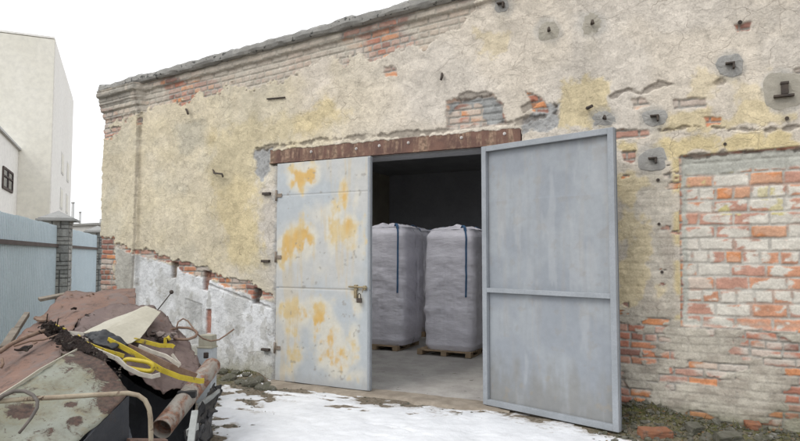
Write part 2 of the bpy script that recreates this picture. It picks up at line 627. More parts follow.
def brick_pattern(X, Z, H, L, mw, seed, wob=0.006, hdr=0.62):
    Xw = X + (fbm(X * 2, Z * 2, seed + 50, 3) - 0.5) * wob * 4
    Zw = Z + (fbm(X * 1.3, Z * 3, seed + 60, 3) - 0.5) * wob * 4
    row = np.floor(Zw / H)
    fz = Zw / H - row
    ln = L * (1 - 0.5 * (_h(row, row * 0, seed + 3) > hdr))             # some header rows
    off = np.where(np.mod(row, 2) == 0, 0.0, 0.5) + 0.15 * _h(row, row * 0 + 7, seed)
    c = np.floor(Xw / ln + off)
    fx = Xw / ln + off - c
    dx = np.minimum(fx, 1 - fx) * ln
    dz = np.minimum(fz, 1 - fz) * H
    d0 = np.minimum(dx, dz)
    d = d0 + (fbm(X * 22, Z * 22, seed + 70, 3) - 0.5) * 0.016
    return ss(mw * 0.30, mw * 0.95, d), _h(c, row, seed + 11), _h(c, row, seed + 12), _h(c, row, seed + 13), ss(mw * .8, mw * 2.2, d0 + (fbm(X * 12, Z * 12, seed + 75, 3) - .5) * .03)


xs = np.arange(XC, XE + 0.005, 0.0105)
for xv in (XL, XR):
    xs[np.argmin(np.abs(xs - xv))] = xv
nz = 510
vv_ = np.linspace(0, 1, nz)
WX = np.tile(xs, (nz, 1))
WZ = -0.3 + vv_[:, None] * (zroof(xs)[None, :] + 0.3)
U, V = project(WX, WX * 0, WZ)
T = zroof(WX) - WZ                                   # distance below the roof line

nA = fbm(WX * 1.1, WZ * 1.1, 101, 5)
nB = fbm(WX * 4, WZ * 4, 111, 5)
nC = fbm(WX * 14, WZ * 14, 121, 4)
nD = fbm(WX * 35, WZ * 35, 131, 3)
rough_edge = (nB - 0.5) * 26 + (nC - 0.5) * 16 + (nD - .5) * 6     # in centimetres or so


def region(pts, e=1.0):
    return sd_poly(U, V, pts) + rough_edge * e


# --- brick below
b1, h1, h2, h3, bw1 = brick_pattern(WX, np.where(T < 0.75, WZ - slope * WX, WZ), 0.083, 0.27, 0.016, 1, np.where(T < 1.5, 0.006, 0.013))
red = np.array([0.40, 0.18, 0.125]); orange = np.array([0.54, 0.245, 0.12]); dull = np.array([0.27, 0.145, 0.115])
pinkish = np.array([0.42, 0.255, 0.20]); lime = np.array([0.50, 0.475, 0.42]); greym = np.array([0.33, 0.315, 0.285])
bc = lerp3(red, orange, ss(0.45, 0.8, h1))
bc = lerp3(bc, dull, ss(0.6, 0.75, h2))
bc = lerp3(bc, pinkish, ss(0.7, 0.8, h3))
bc = bc * (0.8 + 0.4 * nC)[..., None]
bc = lerp3(bc, lime * np.ones(3), np.maximum(ss(0.50, 0.64, fbm(WX * 3, WZ * 5, 140, 5)) * 0.75, .45 * (T < 1.3) * (U < 500) * ss(.3, .55, fbm(WX * 2, WZ * 4, 143, 4))))
base_col = lerp3(greym * (0.75 + 0.5 * nC)[..., None], bc, b1)
base_y = -0.004 + 0.013 * (1 - b1) - 0.006 * (h2 - 0.5) * b1 - (nD - .5) * 0.006

# --- the bricked-up window: larger, partly whitewashed bricks, slightly recessed
win = sd_poly(U, V, [(681, 158), (900, 141), (906, 333), (683, 326)])
b2, w1, w2, w3, bw2 = brick_pattern(WX, WZ + 0.02, 0.128, 0.31, 0.020, 9, 0.012, 0.88)
wc = lerp3(np.array([.50, .26, .165]) * np.ones(3), np.array([.44, .25, .19]), ss(.3, .6, w2))
wc = lerp3(wc, orange * np.ones(3), ss(.86, .9, w3))
flake = fbm(WX * 6, WZ * 11, 150, 6) * 1.25 - .12 + (w1 - 0.5) * 0.30 + (bw2 - .75) * 0.13
whitew = ss(0.30, 0.45, flake) * (1 - .75 * ss(.86, .9, w3))
wcol = lerp3(wc * (0.8 + 0.4 * nC)[..., None], np.array([0.565, 0.535, 0.475]) * (0.86 + 0.28 * nB)[..., None], whitew)
wcol = lerp3(wcol, np.array([0.50, 0.44, 0.22]), ss(0.62, 0.68, fbm(WX * 6, WZ * 6, 155, 4)) * (V < 215) * ss(.3, .6, w3))
wcol = lerp3(lerp3(np.array([0.42, 0.40, 0.36]) * (0.8 + .4 * nC)[..., None], np.array([.36, .20, .14]), .5 * ss(.52, .6, fbm(WX * 3, WZ * 7, 157, 4))), wcol, b2)
inwin = ss(-1.0, 1.5, win + (nC - .5) * 4)
# worn brickwork lower right of the window and under it: thin grey wash with single bricks showing
base_col = lerp3(base_col, wcol, inwin)
base_y = base_y * (1 - inwin) + inwin * (0.012 + 0.009 * (1 - b2) - 0.009 * (w3 - .5) * b2 - (nD - .5) * 0.007 - (nC - .5) * .010)

# --- where is the plaster gone?
bare = np.full(U.shape, -60.0)
under_cornice = [(90, 40), (90, 142), (114, 143), (124, 126), (141, 122), (150, 112), (180, 106), (205, 97), (236, 90), (250, 91), (287, 80), (318, 70),
                 (345, 64), (350, 58), (372, 60), (392, 58), (420, 46), (436, 36), (452, 30), (470, 24), (476, 8), (484, -30), (300, -60)]
bare = np.maximum(bare, region(under_cornice, 0.9) - 7 * ss(.45, .6, fbm(WX * 1.5, WZ * 3, 229, 4)) * (T > .22))
bare = np.maximum(bare, region([(447, 130), (449, 104), (464, 97), (493, 95), (503, 107), (507, 124)], 0.25))
for p in ([(616, 131), (650, 129), (650, 137), (616, 139)], [(674, 101), (706, 99), (706, 108), (675, 110)],
          [(631, 100), (646, 97), (650, 106), (634, 110)], [(622, 152), (636, 151), (636, 163), (622, 163)],
          [(794, 70), (815, 66), (815, 92), (796, 90)], [(735, 26), (750, 24), (748, 31), (738, 32)],
          [(705, 118), (722, 117), (720, 124), (708, 125)],
          [(526, 92), (540, 96), (548, 112), (532, 112)], [(385, 68), (398, 66), (398, 76), (386, 78)]):
    bare = np.maximum(bare, region(p, 0.22) )
# brick band between the yellow plaster and the white lower wall, and the pilaster foot
bare = np.maximum(bare, region([(100, 234), (119, 238), (119, 292), (100, 292)], 0.35))
bare = np.maximum(bare, region([(118, 240), (140, 247), (163, 252), (206, 268), (262, 288), (276, 292), (276, 300), (258, 298), (206, 280), (172, 267), (140, 257), (118, 248)], 0.42) - 2)
# lower right: partly bare
lowr = sd_poly(U, V, [(616, 320), (676, 322), (900, 322), (900, 470), (616, 470)])
lowmask = ss(-6, 6, lowr + rough_edge * .4)
smear_n = fbm(WX * 2.4, WZ * 3.6, 160, 6) + (h1 - 0.5) * 0.24 + .05 * np.exp(-(((U - 690) / 60) ** 2 + ((V - 360) / 26) ** 2)) + .04 * np.exp(-(((U - 770) / 40) ** 2 + ((V - 335) / 20) ** 2))
bare = np.maximum(bare, np.where(lowr > -14, (smear_n - 0.535) * 110 + np.minimum(lowr, 0) * 1.4, -60))
strip = sd_poly(U, V, [(617, 165), (676, 170), (680, 330), (700, 470), (616, 470)])
bare = np.maximum(bare, np.where(strip > -4, (fbm(WX * 3, WZ * 7, 166, 5) + (h1 - .5) * .15 - 0.70) * 110, -60))
bare = np.maximum(bare, np.where(win > -2, 20.0, -60))
hole2 = sd_poly(U, V, [(447, 130), (449, 104), (464, 97), (493, 95), (503, 107), (507, 124)])
plaster = 1 - ss(-1.0, 1.0, bare)

# --- thin crumbly edge
pd = 0.022 + (nA - 0.5) * 0.012 + (nB - 0.5) * 0.007 + (nC - .5) * 0.004
# in the right part the coat is a thin wash following the bricks
thin = np.clip(ss(-6, 10, strip) + lowmask, 0, 1) * (1 - inwin)
thin = thin * np.where(lowr > -10, 1, .75)
pd = pd * (1 - thin) + thin * (0.010 + (nC - .5) * 0.020 + (nB - .5) * .030)
soft_b = 0.5 * thin
WY = base_y * (1 - plaster) + plaster * (-pd + thin * base_y * 0.30)
# long horizontal ledge-like tears in the plaster
def crackline(pts, w, depth, fine=False):
    d = np.full(U.shape, 1e9)
    for a, b in zip(pts[:-1], pts[1:]):
        ex, ey = b[0] - a[0], b[1] - a[1]
        t = np.clip(((U - a[0]) * ex + (V - a[1]) * ey) / (ex * ex + ey * ey), 0, 1)
        d = np.minimum(d, np.hypot(U - a[0] - ex * t, V - a[1] - ey * t))
    if fine: return ss(w, w * .3, d + (nC - .5) * 1.6) * depth
    gate = ss(.22, .38, fbm(WX * 2.3, WZ * 2.3, int(pts[0][0]), 3))
    return ss(w, w * 0.3, d + (nC - .5) * 7 + (nB - .5) * 9) * depth * gate


tear = crackline([(612, 97), (628, 90), (640, 95), (662, 84), (690, 86), (712, 84), (722, 81)], 2.2, 1)
tear = np.maximum(tear, crackline([(660, 132), (685, 127), (712, 127), (735, 130), (760, 131), (800, 127)], 1.7, 1))
tear = np.maximum(tear, crackline([(258, 150), (273, 147), (304, 143.5), (322, 138.5), (331, 141), (359, 137), (400, 135.5), (449, 130), (522, 121.5), (556, 113)], 2.6, 1))
tear = np.maximum(tear, crackline([(450, 104), (462, 97), (492, 94)], 2.5, 1))
tear = np.maximum(tear, crackline([(524, 108), (545, 100), (556, 106)], 1.8, 1))
tear = np.maximum(tear, crackline([(142, 92), (142, 122), (140, 180), (138, 245), (135, 300)], 1.7, 0.8, True))
tear = np.maximum(tear, crackline([(206, 283), (235, 294), (270, 307)], 1.5, .7, True))
tear = np.maximum(tear, crackline([(682, 157), (740, 153), (800, 149), (830, 147)], 1.4, .9))
WY = WY + tear * 0.020

# --- plaster colours
cream = np.array([0.555, 0.50, 0.425]); greyc = np.array([0.535, 0.49, 0.43]); yellow = np.array([0.56, 0.49, 0.345]); deepy = np.array([0.57, 0.465, 0.235])
pcol = lerp3(cream * np.ones(3), greyc, ss(0.42, 0.6, nA))
ymask = ss(290, 225, U + (nA - 0.5) * 160) * 0.9
ymask = np.maximum(ymask, 0.85 * ss(-8, 10, region([(236, 130), (330, 100), (352, 120), (330, 150), (262, 170), (262, 280), (190, 262)], 0.9)))
ymask = np.maximum(ymask, 0.5 * ss(0.52, 0.62, fbm(WX * 0.9, WZ * 0.9, 171, 5)) * ss(430, 330, U))
pcol = lerp3(pcol, yellow, ymask * (0.6 + 0.5 * nB).clip(0, 1))
pcol = lerp3(pcol, np.array([0.56, 0.465, 0.27]), 0.7 * ss(-6, 10, region([(205, 135), (262, 118), (330, 98), (352, 112), (330, 128), (265, 150), (255, 210), (268, 270), (225, 262), (212, 190)], 0.9)))
pcol = lerp3(pcol, np.array([0.43, 0.41, 0.345]), 0.28 * ss(.5, .64, fbm(WX * 1.3 + 30, WZ * 1.3, 177, 6)) * (U < 300))
dmask = np.zeros(U.shape)
for p, a, e in (([(562, 82), (592, 70), (608, 84), (606, 124), (556, 128)], 0.6, 1.0), ([(640, 122), (700, 108), (800, 98), (800, 122), (700, 130), (640, 134)], 0.55, .7),
                ([(618, 142), (680, 140), (800, 128), (800, 150), (682, 156), (618, 160)], 0.75, .55), ([(672, 158), (681, 158), (682, 320), (674, 320)], 0.8, .2),
                ([(618, 172), (646, 174), (654, 214), (650, 262), (640, 300), (618, 306)], 0.65, .9), ([(655, 284), (668, 284), (668, 300), (655, 300)], 0.6, .5),
                ([(474, 28), (510, 34), (500, 60), (480, 60)], 0.35, 1), ([(700, 70), (770, 66), (790, 100), (690, 104)], 0.35, 1)):
    dmask = np.maximum(dmask, a * ss(-3, 4, region(p, e)) * ss(0.36, 0.48, nB + 0.04))
pcol = lerp3(pcol, deepy, dmask)
# thin grey wash
wash = lerp3(np.array([0.455, 0.42, 0.355]) * np.ones(3), np.array([0.35, 0.315, 0.265]), ss(0.4, 0.62, fbm(WX * 4, WZ * 5, 181, 5)))
wash = lerp3(wash, np.array([0.27, 0.255, 0.225]), (1 - b1) * 0.30)
pcol = lerp3(pcol, wash, thin * (1 - dmask))
# broad dirt
pcol = pcol * (1 - 0.10 * ss(0.5, 0.68, fbm(WX * 1.6, WZ * 0.8, 191, 5)))[..., None]
pcol = lerp3(pcol, np.array([0.34, 0.33, 0.285]), 0.5 * ss(-4, 8, region([(176, 122), (206, 118), (210, 150), (180, 156)], .6)))
# whitewashed lower wall
white = region([(118, 246), (140, 254), (172, 264), (206, 277), (258, 298), (277, 304), (277, 400), (90, 400), (90, 290), (118, 292)], 0.16)
wm = ss(-1, 1.2, white)
wcl = lerp3(np.array([0.66, 0.665, 0.67]) * np.ones(3), np.array([0.53, 0.53, 0.52]), ss(0.5, 0.64, fbm(WX * 2.3, WZ * 2.3, 201, 6)))
wcl = lerp3(wcl, np.array([0.40, 0.39, 0.36]), 0.6 * ss(0.60, 0.66, fbm(WX * 8, WZ * 6, 205, 4)))
wcl = lerp3(wcl, np.array([0.36, 0.345, 0.27]), ss(0.55, 0.05, WZ + (nB - .5) * .5) * 0.75)
wcl = lerp3(wcl, np.array([0.42, 0.40, 0.355]), ss(142, 134, U))
pcol = lerp3(pcol, wcl, wm)
WY = WY + wm * plaster * 0.006
# grey mortar at the door jamb and at the ends of the lintel
gm = region([(255, 152), (272, 148), (270, 166), (276, 168), (275, 250), (274, 330), (272, 378), (280, 384), (281, 150), (270, 170), (262, 178)], 0.35)
gm2 = np.maximum(region([(518, 116), (560, 104), (558, 128), (520, 136)], 0.5), region([(254, 150), (274, 146), (273, 165), (263, 180), (256, 172)], 0.35))
gmm = np.maximum(ss(-2, 3, gm) * ss(268, 272, U) * (U < 284) * 0.8, ss(-1, 2, gm2))
mort = np.array([0.31, 0.31, 0.305]) * (0.75 + 0.5 * nC)[..., None]
pcol = lerp3(pcol, mort, gmm)
WY = WY + ss(-1, 2, gm2) * 0.014 - (nC - .5) * 0.03 * ss(-1, 2, gm2)
# grey rendered margin of the bricked window
mg = np.maximum(ss(7.5, 3.5, win + (nC - .5) * 5), ss(4, -2, V - (175 - (U - 680) * .07) + (nB - .5) * 16)) * inwin * ss(330, 318, V)
base_col = lerp3(base_col, np.array([0.39, 0.39, 0.35]) * (0.85 + .3 * nC)[..., None], mg)
# the hole over the lintel: grey mortar with some orange bricks
hm = ss(0, 3, hole2 + rough_edge * .2)
gh = ss(0.46, 0.52, fbm(WX * 5, WZ * 5, 211, 4) + ss(470, 500, U) * .04 - ss(118, 126, V) * .12)
base_col = lerp3(base_col, np.array([0.27, 0.275, 0.27]) * (0.7 + .6 * nC)[..., None], hm * gh)
WY = WY + hm * (0.030 - 0.02 * gh * nB)
# cornice zone colours: sooty, grey mortar smears
cz = ss(0.34, 0.05, T + (nB - .5) * .2)
base_col = lerp3(base_col, np.array([0.215, 0.19, 0.17]) * (0.7 + .6 * nC)[..., None], cz * ss(0.40, 0.55, fbm(WX * 3, WZ * 6, 221, 4)) * 0.45)
base_col = lerp3(base_col, np.array([0.47, 0.435, 0.37]) * (0.8 + .4 * nC)[..., None], ss(0.49, 0.56, fbm(WX * 1.7, WZ * 2.6, 223, 5)) * 0.75 * (T < 1.0) * (U < 480))
# green-black foot of the wall
foot = ss(0.42, 0.02, WZ + (nB - .5) * .45) * ss(600, 640, U)
base_col = lerp3(base_col, np.array([0.10, 0.105, 0.06]), foot * 0.55)
pcol = lerp3(pcol, np.array([0.13, 0.135, 0.08]), foot * 0.65)

WC = lerp3(base_col, pcol, plaster)
WC = lerp3(WC, np.array([0.12, 0.10, 0.085]), np.clip(tear, 0, 1) * 0.55)
# damp halo round each mortar patch
for px, py, r_ in ((730, 66, 14), (783, 91, 22), (655, 118, 14), (653, 160, 16), (604, 119, 14), (549, 32, 15), (592, 25, 16), (502, 6, 11)):
    hd = np.hypot(U - px, (V - py) * 1.05) + rough_edge * .35
    WC = lerp3(WC, np.array([.36, .35, .325]) * (0.85 + .3 * nC)[..., None], .6 * ss(r_ + 4, r_ - 4, hd))
    WC = lerp3(WC, np.array([.38, .345, .28]), .35 * ss(r_ * .7, 0, np.abs(U - px + (nB - .5) * 12)) * ss(py, py + 6, V) * ss(py + 48, py + 12, V + (nB - .5) * 30))
# joist pockets and a slot in the lower left wall
for p, dep, cc in (([(172, 262), (178, 263), (177, 278), (172, 278)], .07, (.20, .15, .11)), ([(204, 271), (211, 273), (208, 291), (203, 290)], .07, (.26, .13, .09)),
                   ([(255, 288), (262, 289), (259, 304), (253, 303)], .08, (.10, .08, .07)), ([(207, 309), (212, 309), (211, 333), (207, 333)], .03, (.36, .15, .10)),
                   ([(186, 298), (203, 304), (203, 345), (186, 345)], .012, (.46, .46, .45))):
    pm = ss(-.6, .8, sd_poly(U, V, p) + rough_edge * .06)
    WY = WY + pm * dep
    WC = lerp3(WC, np.array(cc) * (0.7 + .6 * nC)[..., None], pm * .9)
# cornice: two stepped courses under the coping
WY = WY - 0.050 * ss(0.125, 0.112, T + (nC - .5) * .025)
# pilaster at the corner with its stepped capital
XP = wall_pt(141, 200).x
pil = ss(XP + 0.02, XP - 0.02, WX)
WY = WY - 0.06 * pil
cap = 0.03 * ss(0.47, 0.45, T + (nC - .5) * .03) + 0.03 * ss(0.35, 0.33, T + (nC - .5) * .03) + 0.02 * ss(.24, .225, T + (nC - .5) * .03)
WY = WY - cap * ss(XP + 0.05, XP + 0.02, WX)
capm = ss(.30, .27, T + (nB - .5) * .1) * pil
WC = lerp3(WC, np.array([0.28, 0.265, 0.235]) * (0.7 + .6 * nC)[..., None], capm * 0.8 * ss(.42, .5, nB + .05))
cx_ = 0.5 * (WX[:-1, :-1] + WX[1:, 1:]); cz_ = 0.5 * (WZ[:-1, :-1] + WZ[1:, 1:])
keep = ~((cx_ > XL) & (cx_ < XR) & (cz_ < DH + 0.02))
lz0, lz1 = 2.98, 3.205
lx0, lx1 = wall_pt(271, 156).x, wall_pt(521, 137).x
lm = ss(-.004, .012, np.minimum(np.minimum(np.minimum(WX - lx0 + .01, lx1 - WX + .01), WZ - lz0), lz1 - .012 - WZ) + (nC - .5) * .05 + (nB - .5) * .03)
WY = WY * (1 - lm) + lm * .045
# the left edge of the corner is ragged
WX = WX + ss(XC + .12, XC, WX) * ((fbm(WZ * 5, WZ * 0, 301, 4) - .5) * 0.07 + (fbm(WZ * 14, WZ * 0, 302, 2) - .5) * .035 - cap * 0.9)
me = grid_mesh("wall", WX, WY, WZ, keep=keep, attrs={"plaster": plaster * (1 - thin * .6)}, color=WC)
front = link_mesh("wall", me, M['wall'], wh)

# side, back, roof and the room inside
mb = MB()
zl, zr = zroof(XC), zroof(XE)
mb.box((XC + 0.2, YB / 2 + 0.06, zl / 2 - 0.15), (0.36, YB - 0.12, zl + 0.3))
mb.build("side_wall", M['plain_wall'], wh)
mb = MB()
mb.box((XE - 0.21, YB / 2 + 0.06, zl / 2), (0.42, YB - 0.12, zl + 0.3))
mb.build("side_wall", M['plain_wall'], wh)
mb = MB()
mb.box(((XC + XE) / 2, YB + 0.2, zl / 2), (XE - XC, 0.4, zl + 0.3))
mb.build("back_wall", M['inside_wall'], wh)
# inner skin of the front wall and the reveals of the opening
mb = MB()
ztop = 4.1
yi0, yi1 = 0.10, WT
for x0, x1, z0, z1 in ((XC + .38, XL, 0, ztop), (XR, XE - .42, 0, ztop), (XL, XR, DH, ztop)):
    mb.box(((x0 + x1) / 2, (yi0 + yi1) / 2, (z0 + z1) / 2), (x1 - x0 - .001, yi1 - yi0, z1 - z0 - .001))
mb.build("inner_wall", M['inside_wall'], wh)
mb = MB()
# roof slab with unseen skylight openings added to light the bags and back wall
sk = [(-7.6, -5.5), (-5.2, -3.1), (-2.8, -0.7)]
edges = [XC + .38]
for a, b in sk: edges += [a, b]
edges += [XE - .42]
y0, y1 = 0.6, 2.5
for i in range(0, len(edges), 2):
    mb.box(((edges[i] + edges[i + 1]) / 2, (WT + YB) / 2, ztop + .1), (edges[i + 1] - edges[i], YB - WT, 0.2))
for a, b in sk:
    for u0, u1 in ((WT, y0), (y1, 5.3), (6.1, YB)):
        mb.box(((a + b) / 2, (u0 + u1) / 2, ztop + .1), (b - a - .002, u1 - u0, 0.196))
mb.build("roof", M['inside_ceiling'], wh)
# the room's floor is a setting sheet; the sill before it
fx = np.arange(XC + .3, XE, 0.12); fy = np.arange(0.0, YB + .1, 0.12)
FX, FY = np.meshgrid(fx, fy)
me = grid_mesh("floor", FX, FY, 0.004 + (fbm(FX * 2, FY * 2, 77, 4) - .5) * 0.012)
tag(link_mesh("floor", me, M['concrete']), kind='structure')
sxs = np.arange(XL - .05, XR + .35, 0.02); sys_ = np.arange(-0.42, 0.12, 0.02)
QX, QY = np.meshgrid(sxs, sys_)
edge = (fbm(QX * 3, QX * 0, 88, 4) - .5) * 0.30
qz = 0.018 + (fbm(QX * 5, QY * 5, 89, 4) - .5) * 0.03 - 0.10 * ss(-0.20 + 0, -0.38, QY + edge)
me = grid_mesh("threshold", QX, QY, qz)
o = link_mesh("threshold", me, M['sill'], wh)

# coping along the sloping parapet
cxs = np.arange(XC - 0.10, XE, 0.03)
prof = [(0.30, 0.02), (0.30, 0.13), (0.1, 0.155), (-0.06, 0.145), (-0.125, 0.10), (-0.135, 0.04), (-0.12, 0.005), (-0.09, -0.012), (0.0, -0.012)]
PX = np.tile(cxs, (len(prof), 1))
PY = np.tile(np.array([p[0] for p in prof])[:, None], (1, len(cxs)))
PZ = np.tile(np.array([p[1] for p in prof])[:, None], (1, len(cxs)))
wv = (fbm(cxs * 2.2, cxs * 0, 61, 4) - .5)
w2_ = (fbm(cxs * 9, cxs * 0 + 3, 62, 3) - .5)
kk = np.arange(len(prof))[:, None]
PY = PY + (fbm(PX * 6, kk * 1.7 + PX * 0, 63, 3) - .5) * 0.035
PZ = PZ * (1 + .5 * wv + 0.25 * w2_)[None, :] + zroof(PX) + (fbm(PX * 7, kk * 2.1 + PX * 0, 64, 3) - .5) * 0.03
me = grid_mesh("coping", PX, PY, PZ, smooth=False)
me.flip_normals()
cop = link_mesh("coping", me, M['coping'], wh)
mb = MB()
e0 = Vector((XC - .10, .1, zroof(XC)))
mb.box((XC - .085, .085, zroof(XC) + .07), (.05, .40, .14), bevel=.02)
mb.build("coping_end", M['coping'], wh)
# stub of iron sticking out of the capital
q = wall_pt(107, 103, -.1)
mb = MB(); mb.tube([q + Vector((.1, 0, -.01)), q + Vector((-.05, 0, 0)), q + Vector((-.10, -.01, .005))], .02, 6)
mb.build("iron_stub", M['mortar'], wh)

# lintel: rusted channel with bolts
la, lb = wall_pt(271, 156), wall_pt(521, 137)
ltop = 3.0 + 0.215
mb = MB()
mb.box(((la.x + lb.x) / 2, 0.008, 3.008 + 0.10), (lb.x - la.x, 0.05, 0.195), bevel=0.006)
mb.box(((la.x + lb.x) / 2, -0.020, 3.008 + 0.008), (lb.x - la.x, 0.045, 0.014), bevel=0.003)
lin = mb.build("lintel", M['lintel'], wh)
for px, py in ((312, 152), (357, 149), (380, 146), (409, 143), (462, 138), (505, 134)):
    p = wall_pt(px, py)
    mb = MB()
    mb.tube([(p.x, -.014, p.z), (p.x, -.024, p.z)], .019, 14)
    mb.tube([(p.x, -.018, p.z), (p.x, -.036, p.z)], .010, 6)
    mb.build("bolt", M['bolt'], lin)

# mortar patches with cut-off brackets
def patch(px, py, rpx, rpy, seed, kind):
    c = wall_pt(px, py)
    rx = rpx * 0.0105; rz = rpy * 0.0105
    rnd = random.Random(seed)
    b = bmesh.new()
    n = 26
    rings = []
    ph = [rnd.uniform(0, 6.28) for _ in range(3)]
    for j, (k, y) in enumerate(((1.0, -.012), (0.93, -.023), (0.7, -.027), (.35, -.028))):
        ring = []
        for i in range(n):
            a = 2 * math.pi * i / n
            w = 1 + .05 * math.sin(2 * a + ph[0]) + .06 * math.sin(3 * a + ph[1]) + .035 * math.sin(7 * a + ph[2]) + rnd.uniform(-.05, .05) * (j == 0)
            sq = 1 / max(abs(math.cos(a)), abs(math.sin(a))) ** 0.35
            ring.append(b.verts.new((c.x + rx * k * w * sq * math.cos(a), y + rnd.uniform(-.003, .003), c.z + rz * k * w * sq * math.sin(a))))
        rings.append(ring)
    for r0, r1 in zip(rings[:-1], rings[1:]):
        for i in range(n):
            b.faces.new((r0[i], r0[(i + 1) % n], r1[(i + 1) % n], r1[i]))
    b.faces.new(rings[-1])
    m = MB(); m.bm.free(); m.bm = b
    po = m.build("mortar_patch", M['tan_mortar'] if kind in ('stain', 'plate') else M['mortar'], wh)
    m = MB()
    if kind == 'angle':
        m.box((c.x, -.055, c.z + .012), (.085, .06, .016), bevel=.003)
        m.box((c.x + .030, -.055, c.z - .018), (.020, .056, .05), bevel=.003)
    elif kind in ('stub', 'stain'):
        m.tube([(c.x, -.03, c.z), (c.x + .02, -.10, c.z + .01), (c.x + .03, -.11, c.z - .03)], .014, 8)
    else:
        m.box((c.x + .01, -.05, c.z + .065), (.07, .045, .022), bevel=.003)
        m.box((c.x + .01, -.045, c.z + .01), (.06, .04, .11), bevel=.006)
        m.box((c.x, -.055, c.z - .06), (.17, .05, .022), bevel=.004)
    m.build("bracket", M['black_iron'], po)


for i, a in enumerate(((730, 66, 11.5, 11.5, 'angle'), (783, 91, 17, 19, 'plate'), (655, 118, 12.5, 8.5, 'angle'), (653, 160, 14, 12, 'angle'),
                       (604, 119, 12, 9, 'stub'), (549, 32, 11, 11, 'stain'), (592, 25, 11, 13, 'stain'), (502, 6, 8, 9, 'angle'))):
    patch(a[0], a[1], a[2], a[3], 40 + i, a[4])

# single irons and hooks left in the wall
def iron(pts, r, name="wall_hook"):
    m = MB()
    base = wall_pt(*pts[0][:2])
    L = [Vector((wall_pt(p[0], p[1], -p[2]))) for p in pts]
    m.tube(L, r, 8)
    return m.build(name, M['black_iron'], wh)


iron([(186, 109, 0.0), (187, 111, .10), (188, 114, .12)], .016)
iron([(213, 169, 0.0), (214, 173, .06), (222, 174, .10), (223, 177, .10)], .013)
iron([(267, 99, .035), (285, 97.5, .035)], .011, "iron_bar")
iron([(442, 73, 0.0), (442, 76, .08), (441, 80, .09)], .016)
iron([(587, 108, 0.0), (588, 108, .10), (592, 106, .15)], .018)
iron([(740, 22, 0.0), (740, 22.5, .04)], .020, "iron_pin")
iron([(787, 118, 0.0), (787, 118.5, .06)], .018, "iron_pin")
iron([(725, 144, 0.0), (725, 144, .03)], .016, "iron_pin")
iron([(658, 180, 0.0), (658, 180, .03)], .018, "iron_pin")
iron([(659, 224, 0.0), (659, 224, .03)], .016, "iron_pin")
iron([(662, 272, 0.0), (662, 272, .03)], .016, "iron_pin")
for px, py in ((268, 194), (267, 261), (267, 349)):
    p = wall_pt(px, py)
    m = MB(); m.box((p.x + .01, -.045, p.z), (.13, .05, .035), bevel=.004)
    m.build("hinge_pin", M['black_iron'], wh)

# ------------------------------------------------------------------ door leaves
LW, LH = 1.495, 2.965


def leaf_sheet(nx, nz, colf, w=LW, h=LH):
    x = np.linspace(0, w, nx); z = np.linspace(0, h, nz)
    A, B = np.meshgrid(x, z)
    dent = (fbm(A * 1.6, B * 1.6, 400, 4) - .5) * 0.012
    return A, B, dent


# left leaf, closed: the outer sheet, in pale grey paint with orange rust
A, B, dent = leaf_sheet(150, 300, None)
LU, LV = project(XL + A, A * 0 - .05, B + .03)
n4 = fbm(A * 4, B * 4, 411, 5); n5 = fbm(A * 12, B * 9, 412, 4); n6 = fbm(A * 1.2, B * 1.2, 413, 4)
grey1, grey2 = np.array([0.395, 0.42, 0.435]), np.array([0.455, 0.455, 0.44])
col = lerp3(grey1 * np.ones(3), grey2, ss(.4, .6, n6))
rust = np.zeros(A.shape)
for (px, py, rx, ry, a) in ((298, 178, 7, 8, 1), (312, 176, 8, 7, 1), (300, 190, 9, 6, .5), (345, 196, 3, 10, .8), (330, 212, 16, 8, .5), (316, 205, 8, 10, .4), (288, 246, 8, 9, 1), (303, 240, 10, 10, 1), (284, 258, 5, 6, .7),
                            (308, 252, 9, 6, .6), (331, 232, 4, 18, .6), (350, 226, 6, 12, .7), (357, 200, 3, 10, .5), (355, 212, 3, 12, .5), (300, 314, 15, 9, .7), (318, 306, 14, 7, .6), (323, 322, 10, 16, .8), (330, 345, 10, 16, 1),
                            (338, 360, 9, 12, .9), (318, 340, 9, 11, .5), (358, 305, 4, 8, .7), (355, 340, 4, 14, .5), (300, 350, 10, 14, .35), (290, 320, 6, 14, .5), (365, 230, 3, 20, .35), (350, 375, 12, 6, .3)):
    g = np.exp(-(((LU - px) / (rx * 1.25)) ** 2 + ((LV - py) / (ry * 1.35)) ** 2) * 0.7)
    rust = np.maximum(rust, a * g)
run = fbm(A * 16, B * 1.2, 431, 4)
rmask = ss(0.22, 0.80, rust * .85 + (n4 - .5) * 1.6 + (n5 - .5) * 1.2 + (run - .5) * .7) * ss(.01, .2, rust)
rcol = lerp3(np.array([0.55, 0.44, 0.25]) * np.ones(3), np.array([0.55, 0.36, 0.13]), ss(0.45, 0.85, rust + (n5 - .5) * .5))
col = lerp3(col, np.array([0.60, 0.56, 0.46]), ss(.05, .5, rust + (n4 - .5) * .9) * 0.7)
col = lerp3(col, rcol, rmask)
col = lerp3(col, np.array([0.33, 0.33, 0.33]), 0.5 * ss(.16, .0, B + (n5 - .5) * .2))
col = lerp3(col, np.array([0.50, 0.40, 0.24]), .35 * ss(.56, .68, run) * ss(.35, .6, n6 + (n4 - .5) * .5))
col = lerp3(col, np.array([0.27, 0.25, 0.22]), .6 * ss(.745, .79, fbm(A * 15, B * 15, 433, 5)))
for zc, w in ((1.255, .006), (2.52, .0025)):
    ln = ss(w * 2.2, w * .6, np.abs(B - zc))
    dent = dent + ln * 0.006
    col = lerp3(col, np.array([0.33, 0.31, 0.27]), ln * (.6 if zc < 2 else .25))
door_l = None


def make_leaf(parent_name, hinge, ang, label, inside):
    """a leaf modelled flat along +x from its hinge, then swung by ang about z"""
    root = bpy.data.objects.new("door", None)
    return root


